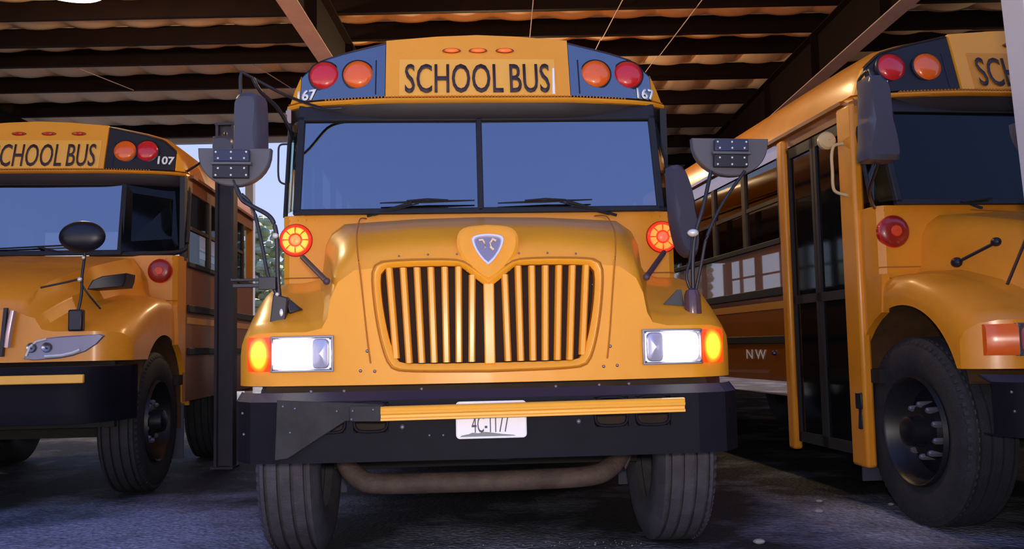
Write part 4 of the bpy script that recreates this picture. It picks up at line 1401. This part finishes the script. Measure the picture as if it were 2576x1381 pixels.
obj('mirror_foot', MB().box(.79, .885, .20, .26, 1.20, 1.345), 'rim', LBs, bevel=.012)
obj('foot_bolt', MB().ball((.845, .25, 1.55), .016, 8, 6), 'screw', LBs)
obj('foot_bolt', MB().ball((.86, .27, 1.70), .012, 8, 6), 'screw', LBs)
w = MB().tube([(.35, 1.335, 1.835), (.10, 1.33, 1.90)], .009, 6).tube([(-.3, 1.34, 1.885), (.42, 1.34, 1.915)], .007, 6)
obj('wiper', w, 'rubber', LBs)
flat_mirror(LBs, [(1.50, 2.74), (1.66, 2.74), (1.68, 2.6), (1.68, 2.38), (1.50, 2.38), (1.49, 2.5)], 1.15, .12)
tubepart('mirror_arm', LBs, [(1.58, 1.15, 2.7), (1.58, 1.2, 2.78), (1.40, 1.5, 2.68), (1.12, 1.72, 2.56)], .011)

# ================================================================ THINGS AROUND
# steel post between left and centre bus
pc = MB()
PX = -2.615
pc.box(PX - .085, PX - .06, 8.14, 8.26, 0, 3.12).box(PX + .06, PX + .085, 8.14, 8.26, 0, 3.12).box(PX - .06, PX + .06, 8.19, 8.205, 0, 3.12).box(PX - .1, PX + .1, 8.10, 8.30, 0, .02).box(PX - .09, PX + .09, 8.13, 8.27, 3.12, 3.14)
sp0 = obj('steel_post', pc, 'column', smooth=False)
tag(sp0, 'dark steel H-section post standing between the left bus and the middle bus', 'post')
jp = MB().box(-5.42, -5.26, 18.2, 18.36, 0, 5.4)
tag(obj('rear_column', jp, 'greysteel', smooth=False), 'pale grey column at the open rear of the shed behind the buses', 'column')
# hanging lamps
def lamp(x, y, z, label, energy=250):
    e = empty('shed_lamp', (x, y, z))
    tag(e, label, 'lamp', 'warm lamps hung under the shed roof')
    obj('lamp_housing', MB().lathe([(.26, .05), (.22, .12), (.16, .17), (.06, .20), (.05, .23)], (0, 0, 0), 'z', 24), 'dullchrome', e)
    obj('lamp_shade', MB().lathe([(.06, .21), (.0, .345), (-.012, .35), (-.002, .335), (.055, .20)], (0, 0, 0), 'z', 32), 'whitepost', e)
    obj('lamp_bulb', MB().lathe([(.04, .19), (-.005, .325), (-.03, .28), (-.045, .12), (-.05, .001)], (0, 0, 0), 'z', 28), 'bulb', e)
    obj('lamp_rod', MB().tube([(0, 0, .25), (0, 0, ZP - z + .02)], .012, 6), 'dullchrome', e)
    l = bpy.data.lights.new('lamp_light', 'POINT')
    l.energy = energy
    l.color = (1, .70, .38)
    l.shadow_soft_size = .12
    lo = bpy.data.objects.new('lamp_light', l)
    lo.location = (0, 0, -.18)
    lo.parent = e
    COL.objects.link(lo)
    return e
lamp(-4.72, 9.45, 4.975, 'warm shed lamp glowing at the top left edge above the left bus')
lamp(.2, 8.6, 5.05, 'warm shed lamp hung above the windscreen end of the middle bus', 120)
lamp(-.35, 14.0, 4.95, 'unseen warm lamp added behind the roof sign of the middle bus to light the ceiling')  # hidden lamp added for warm light on the ceiling
lamp(8.2, 13, 4.95, 'unseen warm lamp added behind the white edge post, over the right bus, to light the ceiling', 40)  # dim lamp added out of sight for the right bay ceiling
lamp(-9.5, 11, 4.95, 'unseen warm lamp added out of view, left of the left bus, to light the ceiling')  # lamp added beyond the view to warm the left bay ceiling

# trees beyond the open rear
def tree(x, y, h, r, label, m_='leaf', grp='trees outside the shed', seed=0):
    rnd = random.Random(seed)
    e = empty('tree', (x, y, 0))
    tag(e, label, 'tree', grp)
    obj('trunk', MB().tube([(0, 0, 0), (.1, 0, h * .4), (0, .1, h * .75)], [.22, .16, .07], 8), 'bark', e)
    cb = MB()
    for k in range(260):
        a, u = rnd.uniform(0, 2 * PI), rnd.uniform(-1, 1)
        q = rnd.uniform(.55, 1.0)
        cx, cy, cz = r * q * math.cos(a) * math.sqrt(1 - u * u), r * q * math.sin(a) * math.sqrt(1 - u * u), h * .62 + h * .36 * q * u
        cb.ball((cx, cy, cz), rnd.uniform(.18, .36) * r * .6, 6, 4, (1, 1, .7))
    obj('crown', cb, m_, e)
for k, (x, y, h, r) in enumerate([(-9.7, 34, 6.3, 1.25), (-25.5, 44, 6.2, 2.0), (-10.3, 41, 5.2, 1.3), (-13.2, 49, 6.2, 1.2)]):
    tree(x, y, h, r, ['tallest green tree seen through the gap beside the middle bus', 'green tree hidden behind the left bus, beyond the rear opening', 'low green tree nearest the middle bus in the rear gap', 'far green tree between the others in the rear gap'][k], 'leaf', 'trees beyond the rear opening', k)
# unseen pale building added behind the camera to bounce sunlight onto the buses
db = empty('bounce_building', (0, -17, 0))
tag(db, 'unseen long pale building added behind the camera to bounce sunlight', 'building')
obj('bounce_wall', MB().box(-22, 22, -6, 0, 0, 4.6), mat('bounce_pale_wall', (.62, .54, .50), .8, var=.1), db, smooth=False)
obj('bounce_roof', MB().box(-22.4, 22.4, -6.4, .4, 4.6, 4.75), 'greysteel', db, smooth=False)
for k in range(7):
    x = -18 + k * 6
    rd = obj('bounce_door', MB().box(x - 1.7, x + 1.7, -.02, .05, 0, 3.4), 'greysteel', db, smooth=False)
    for j in range(8):
        obj('bounce_door_slat', MB().box(x - 1.7, x + 1.7, .05, .07, .03 + j * .42, .40 + j * .42), 'greysteel', rd, smooth=False)

# loose stones
st = MB()
rnd = random.Random(3)
for k in range(260):
    x = rnd.uniform(-.8, .7)
    y = rnd.uniform(3.9, 4.9)
    s_ = rnd.uniform(.002, .006)
    st.ball((x, y, s_ * .4), s_, 5, 4, (1, 1, .6))
tag(obj('gravel', st, 'stone'), 'small pale gravel scattered on the asphalt', 'gravel', kind='stuff')
for k, (x, y, s_, lb_) in enumerate([(1.83, 5.55, .022, 'small pale stone on the asphalt in front of the folding door'), (1.95, 5.9, .018, 'small dull stone farther back, below the folding door'), (2.35, 5.75, .015, 'tiny pale stone beside the rear of the right bus front wheel'),
                                 (-3.30, 5.4, .018, 'small pale stone in front of the left bus front wheel'), (-3.15, 5.45, .012, 'tiny stone next to the pale one before the left bus wheel'), (1.25, 4.75, .025, 'flat pale stone just in front of the middle bus right tyre')]):
    o = obj('stone', MB().ball((0, 0, s_ * .45), s_, 8, 6, (1.3, 1, .55)), 'stone')
    o.location = (x, y, 0)
    tag(o, lb_, 'stone', 'small pale stones lying loose on the asphalt')
